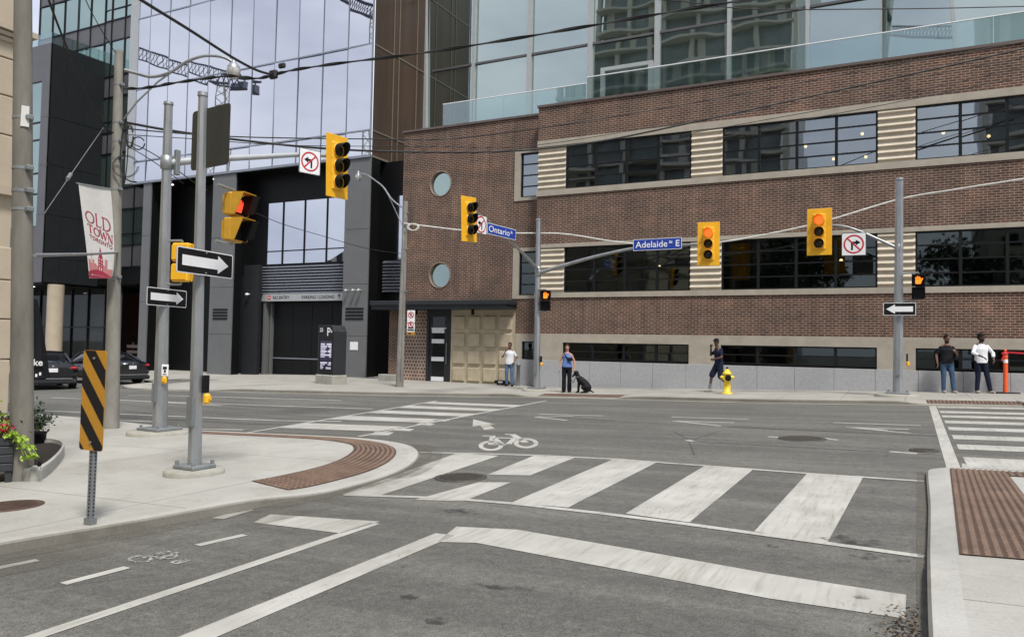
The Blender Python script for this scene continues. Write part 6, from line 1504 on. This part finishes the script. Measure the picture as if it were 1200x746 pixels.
# man in white shirt, hand at his face
person('man in white shirt with a hand to his face by the beige panels', gpt(-13.92,27.15), R(20),
   dict(er=(-.27,-.16,1.17), wr=(-.12,-.21,1.43), el=(.29,.06,1.14), wl=(.20,-.10,.98), look=(-.35,-1,-.12), kl=(.10,-.03,.5), al=(.12,-.02,.09), kr=(-.11,.0,.5), ar=(-.10,.06,.09), tl=(.3,-1,0), tr=(-.2,-1,0)), 'skin2', 'whitecloth', 'bluejean', 'black', 'hair', H=1.72)
def sling(T, g, s):
    b = MB(); c = g['chest']; b.bbox(c+V((.02,-.19,-.14)), c+V((.2,-.11,-.02)), .03); T.part('belt_bag', b, 'blackcloth')
    b = MB(); b.tube(catmull([c+V((-.12,.0,.19)), c+V((-.11,-.10,.14)), c+V((-.04,-.14,.04)), c+V((.06,-.15,-.06))],5), .016, 6); T.part('bag_strap', b, 'blackcloth')
person('woman in blue tank top and black trousers standing beside a black dog', gpt(-10.28,24.35), R(18),
   dict(er=(-.27,.02,1.13), wr=(-.27,-.03,.88), el=(.27,.0,1.14), wl=(.29,-.07,.90), al=(.10,.0,.09), ar=(-.10,.0,.09), look=(.1,-1,-.05), tl=(.25,-1,0), tr=(-.2,-1,0), bulk=1.08), 'skin1', 'bluetop', 'blackcloth', 'black', 'hairb', sleeve='none', bottoms='flare', female=True, extra=sling, H=1.62, haircut='bun')
person('man in navy shirt, shorts and cap walking left behind the fire hydrant', gpt(-5.45,25.7), R(-55),
   dict(pelvis=(0,.0,.93), chest=(0,-.04,1.29), neck=(0,-.06,1.46), head=(0,-.10,1.62), er=(-.29,-.16,1.20), wr=(-.09,-.24,1.46), el=(.26,-.02,1.13), wl=(.20,-.22,1.08), hl=(.09,0,.92), hr=(-.09,0,.92), kr=(-.10,-.20,.53), ar=(-.10,-.27,.09), kl=(.10,.02,.49), al=(.10,.33,.15), look=(.6,-.8,-.1), tl=(0,-1,-.5), tr=(0,-1,.05)), 'skin3', 'navy', 'navy', 'shoe', 'hair', bottoms='shorts', cap='blackcloth', H=1.76)
def cup(T, g, s):
    b = MB(); w = g['wr']+V((-.06,-.03,-.08)); b.cyl(w, w+V((-.08,0,.02)), .03, .035, 10); T.part('white_cup', b, 'white')
person('bearded man in black shirt and blue jeans standing right of the signal pole', gpt(1.12,26.9), R(8),
   dict(er=(-.28,.03,1.13), wr=(-.26,-.07,.88), el=(.27,-.05,1.15), wl=(.20,-.22,1.24), look=(.55,-1,-.35), kl=(.14,-.03,.5), al=(.17,-.06,.09), kr=(-.09,-.03,.5), ar=(-.09,-.02,.09), tl=(.5,-1,0), tr=(.1,-1,0), bulk=1.06), 'skin2', 'blackcloth', 'darkjean', 'shoe', 'hair', H=1.75, beard=True)
person('bearded man in white patterned shirt and dark jeans beside the orange post', gpt(2.02,26.95), R(12),
   dict(er=(-.24,-.09,1.18), wr=(-.03,-.24,1.06), el=(.30,-.03,1.17), wl=(.27,-.20,.97), look=(.9,-.8,-.1), kl=(.14,-.06,.5), al=(.22,-.05,.09), kr=(-.09,-.02,.5), ar=(-.11,.0,.09), tl=(.5,-1,0), tr=(.0,-1,0)), 'skin3', 'whitecloth', 'navy', 'shoe', 'hair', sleeve='long', H=1.78, beard=True, haircut='full')
# dog sitting, head low towards the woman (local -X), body rising behind it
dg = gpt(-9.66,24.2)
T = Thing('dog', 'black dog sitting on the pavement beside the woman in blue', 'dog', dg, R(8)); T.r.scale = (.88,.88,.88)
b = MB()
b.limb((.20,0,.20),(.10,0,.36),.175,.155); b.limb((.10,0,.36),(-.08,0,.50),.155,.14); b.limb((-.08,0,.50),(-.14,0,.56),.14,.105); b.limb((-.14,0,.56),(-.20,0,.70),.10,.08)
b.ell((-.23,0,.745),(.105,.085,.088)); b.limb((-.27,0,.72),(-.36,0,.62),.048,.034); b.ell((-.375,0,.60),(.025,.028,.022))
for sy in (-1,1):
    b.limb((-.10,sy*.07,.46),(-.13,sy*.075,.25),.055,.036); b.limb((-.13,sy*.075,.25),(-.14,sy*.075,.04),.034,.026); b.limb((-.14,sy*.075,.035),(-.20,sy*.075,.025),.03,.024)
    b.limb((.20,sy*.10,.22),(.04,sy*.13,.20),.10,.055); b.limb((.04,sy*.13,.20),(.16,sy*.13,.06),.05,.032); b.limb((.16,sy*.13,.04),(.0,sy*.13,.025),.034,.026)
    b.limb((-.20,sy*.065,.77),(-.19,sy*.085,.68),.025,.03)
b.limb((.30,0,.10),(.45,.05,.03),.035,.02)
T.part('body', remeshed(b, .010, 2), 'fur')
b = MB(); b.lathe([(.108,-.012),(.108,.012)],(-.165,0,.60),16); o = T.part('collar', b, 'steel_dull')
b = MB(); wl = V((-.58,-.12,.66)); b.tube(catmull([(-.24,-.07,.58),(-.30,-.10,.42),(-.34,-.12,.38),(-.38,-.12,.48),tuple(wl)],5), .010, 6); T.part('leash', b, 'blackcloth', o)
b = MB()
for sy in (-1,1): b.ell((-.30,sy*.045,.765),(.009,.008,.009))
T.part('eyes', b, 'chrome')
# small bird
bd = gp(46,549,.165)-V((0,0,.02)); T = Thing('small_bird', 'tiny dark sparrow standing on the concrete rim of the tree bed', 'bird', bd+V((0,0,.02)), R(160))
b = MB(); b.ell((0,0,.055),(.045,.026,.028),rot=Matrix.Rotation(R(28),3,'Y')); b.ell((-.042,0,.085),(.02,.018,.019)); b.limb((.035,0,.045),(.085,0,.022),.014,.006); b.limb((-.058,0,.084),(-.072,0,.080),.006,.002)
core = remeshed(b, .0035, 1)
for sy in (-1,1): core.cyl((0,sy*.012,.035),(.0,sy*.014,0),.002,n=5); core.cyl((0,sy*.014,.001),(-.02,sy*.016,.001),.0018,n=5)
T.part('body', core, 'fur')

# ================================================================== SOUTH SIDE: WHAT THE GLASS REFLECTS
def tower(name, label, x0, x1, y1, H, depth, bays, face='condo', seed=1, fl=3.0, curve=1.2):
    T = Thing(name, label, 'building', ((x0+x1)/2, y1, gz(0,y1)), world=True, group=None); rn = random.Random(seed)
    b = MB(); b.box((x0+.5,y1-depth,-1),(x1-.5,y1-1.6,H)); T.part('window_wall', b, 'condodark')
    b = MB(); w = (x1-x0)/bays
    for i in range(bays+1): b.box((x0+i*w-.25,y1-1.7,-1),(x0+i*w+.25,y1-.9,H))
    for i in range(bays):
        for k in range(int(H/fl)):
            if rn.random() < .5: xx = x0+i*w+rn.uniform(.5,w-1.8); b.box((xx,y1-1.62,k*fl),(xx+.9,y1-1.5,(k+1)*fl))
    T.part('pier', b, face)
    n = 24
    for k in range(1, int(H/fl)+1):
        z = k*fl; pts = [V((x0+(x1-x0)*i/n, y1-1.0+curve*math.sin(math.pi*bays*i/n*.5+k*.5)**2, z)) for i in range(n+1)]
        o = MB(); o.ext([V((x0,y1-1.65,z))]+pts+[V((x1,y1-1.65,z))], (0,0,.28)); bo = T.part('balcony', o, face)
    return T
tower('condo_tower', 'tall condominium tower with curved concrete balconies mirrored in the glass', -36.0, -10.5, -24, 66, 22, 6, seed=2)
tower('apartment_tower', 'second concrete apartment tower mirrored in the right hand windows', 6.5, 26, -26, 48, 20, 5, seed=5, curve=.2)
def lowrise(label, x0, x1, y1, H, ms):
    T = Thing('low_building', label, 'building', ((x0+x1)/2,y1,0), world=True, group='low buildings across the road mirrored in the glass'); b = MB(); b.box((x0,y1-12,-1),(x1,y1,H)); b.box((x0-.1,y1-12.1,H),(x1+.1,y1+.15,H+.3)); T.part('wall', b, ms)
    b = MB(); x = x0+1
    while x < x1-1.5:
        for z in range(1, int(H)-1, 3): b.box((x,y1+.01,z),(x+1.1,y1+.05,z+1.7))
        x += 2.2
    T.part('window', b, 'frame')
lowrise('low dark brick building mirrored in the ground level windows', -34, -12, -16, 11.5, 'brick'); lowrise('low stone building mirrored beside the gap of sky', 6, 30, -18, 13, 'stone'); lowrise('pale slab building mirrored in the lobby glass', -90, -72, -40, 15, 'condo')
def tree(label, x, y, H, seed):
    rn = random.Random(seed); T = Thing('street_tree', label, 'tree', gpt(x,y), group='trees across the road mirrored in the windows')
    b = MB(); b.tube([(0,0,-.1),(.05,0,H*.25),(.1,.05,H*.5),(0,0,H*.75)], .2, 8, 0, .06); cl = []
    for k in range(14):
        a = rn.uniform(0,6.28); z0 = H*rn.uniform(.3,.65); r_ = H*rn.uniform(.15,.33); e = V((r_*math.cos(a), r_*math.sin(a), z0+H*rn.uniform(.05,.3))); b.tube([V((0.05,0,z0)), e*.5+V((0,0,z0*.55)), e], .06, 5, 0, .015); cl.append(e)
    T.part('trunk', b, 'bark'); b = MB()
    for c in cl+[V((0,0,H*.9)),V((.5,0,H*.8))]:
        R2 = H*rn.uniform(.10,.17)
        for _ in range(330):
            d = V((rn.gauss(0,1),rn.gauss(0,1),rn.gauss(0,.8))).normalized()*R2*rn.random()**.4; p = c+d; u = V((rn.gauss(0,1),rn.gauss(0,1),rn.gauss(0,1))).normalized(); w = u.cross(V((rn.gauss(0,1),rn.gauss(0,1),rn.gauss(0,1)))).normalized(); s_ = rn.uniform(.14,.26); b.quad(p-u*s_, p-w*s_*.6, p+u*s_, p+w*s_*.6)
    T.part('crown', b, 'leafdark')
tree('broad leafy tree mirrored in the upper middle windows', -9.0, -12, 13, 1); tree('smaller leafy tree mirrored in the right hand windows', 3.2, -11, 10.5, 4)
# tower crane, mirrored in the office glass: placed by its mirror image
def mir(x, y, Yv): p = wy(x, y, Yv); return V((p.x, 2*YO-p.y, p.z))
def truss(b, a, c, w, n, r=.11):
    a = V(a); c = V(c); d = (c-a).normalized(); h = V((0,0,1)) if abs(d.z) < .9 else V((1,0,0)); u = d.cross(h).normalized()*w/2; v = u.cross(d).normalized()*w/2
    cs = [u+v, u-v, -u-v, -u+v]
    for q in cs: b.tube([a+q, c+q], r, 5)
    for i in range(n):
        p, q_ = a.lerp(c, i/n), a.lerp(c, (i+1)/n)
        for k in range(4): b.tube([p+cs[k], q_+cs[(k+1)%4]], r*.6, 4)
for nm, pts, lab in (('tower_crane', ((150,62,120),(252,97,120),(300,100,120),(262,100,120)), 'lattice tower crane mirrored in the upper left of the office glass'), ('tower_crane', ((395,-8,130),(450,14,130),(470,20,130),(449,14,130)), 'second crane just showing in the mirror glass near its top right corner')):
    A1, A2_, A3, A4 = [mir(*p) for p in pts]; base = V((A4.x, A4.y, 0)); T = Thing(nm, lab, 'crane', base, world=True, group='tower cranes mirrored in the glass')
    b = MB(); truss(b, A1, A2_, 2.4, 22, .16); T.part('jib', b, 'crane')
    b = MB(); truss(b, A2_, A3, 2.4, 7, .25); c = A3; b.box(c-V((1.2,.7,1.3)), c+V((.4,.7,.2))); b.box(c-V((3.2,.5,.9)), c-V((2.1,-.5,-.2))); T.part('counter_jib', b, 'crane')
    b = MB(); truss(b, base, A4, 2.2, 30, .14); T.part('mast', b, 'condo' if nm == 'tower_crane' else 'crane')
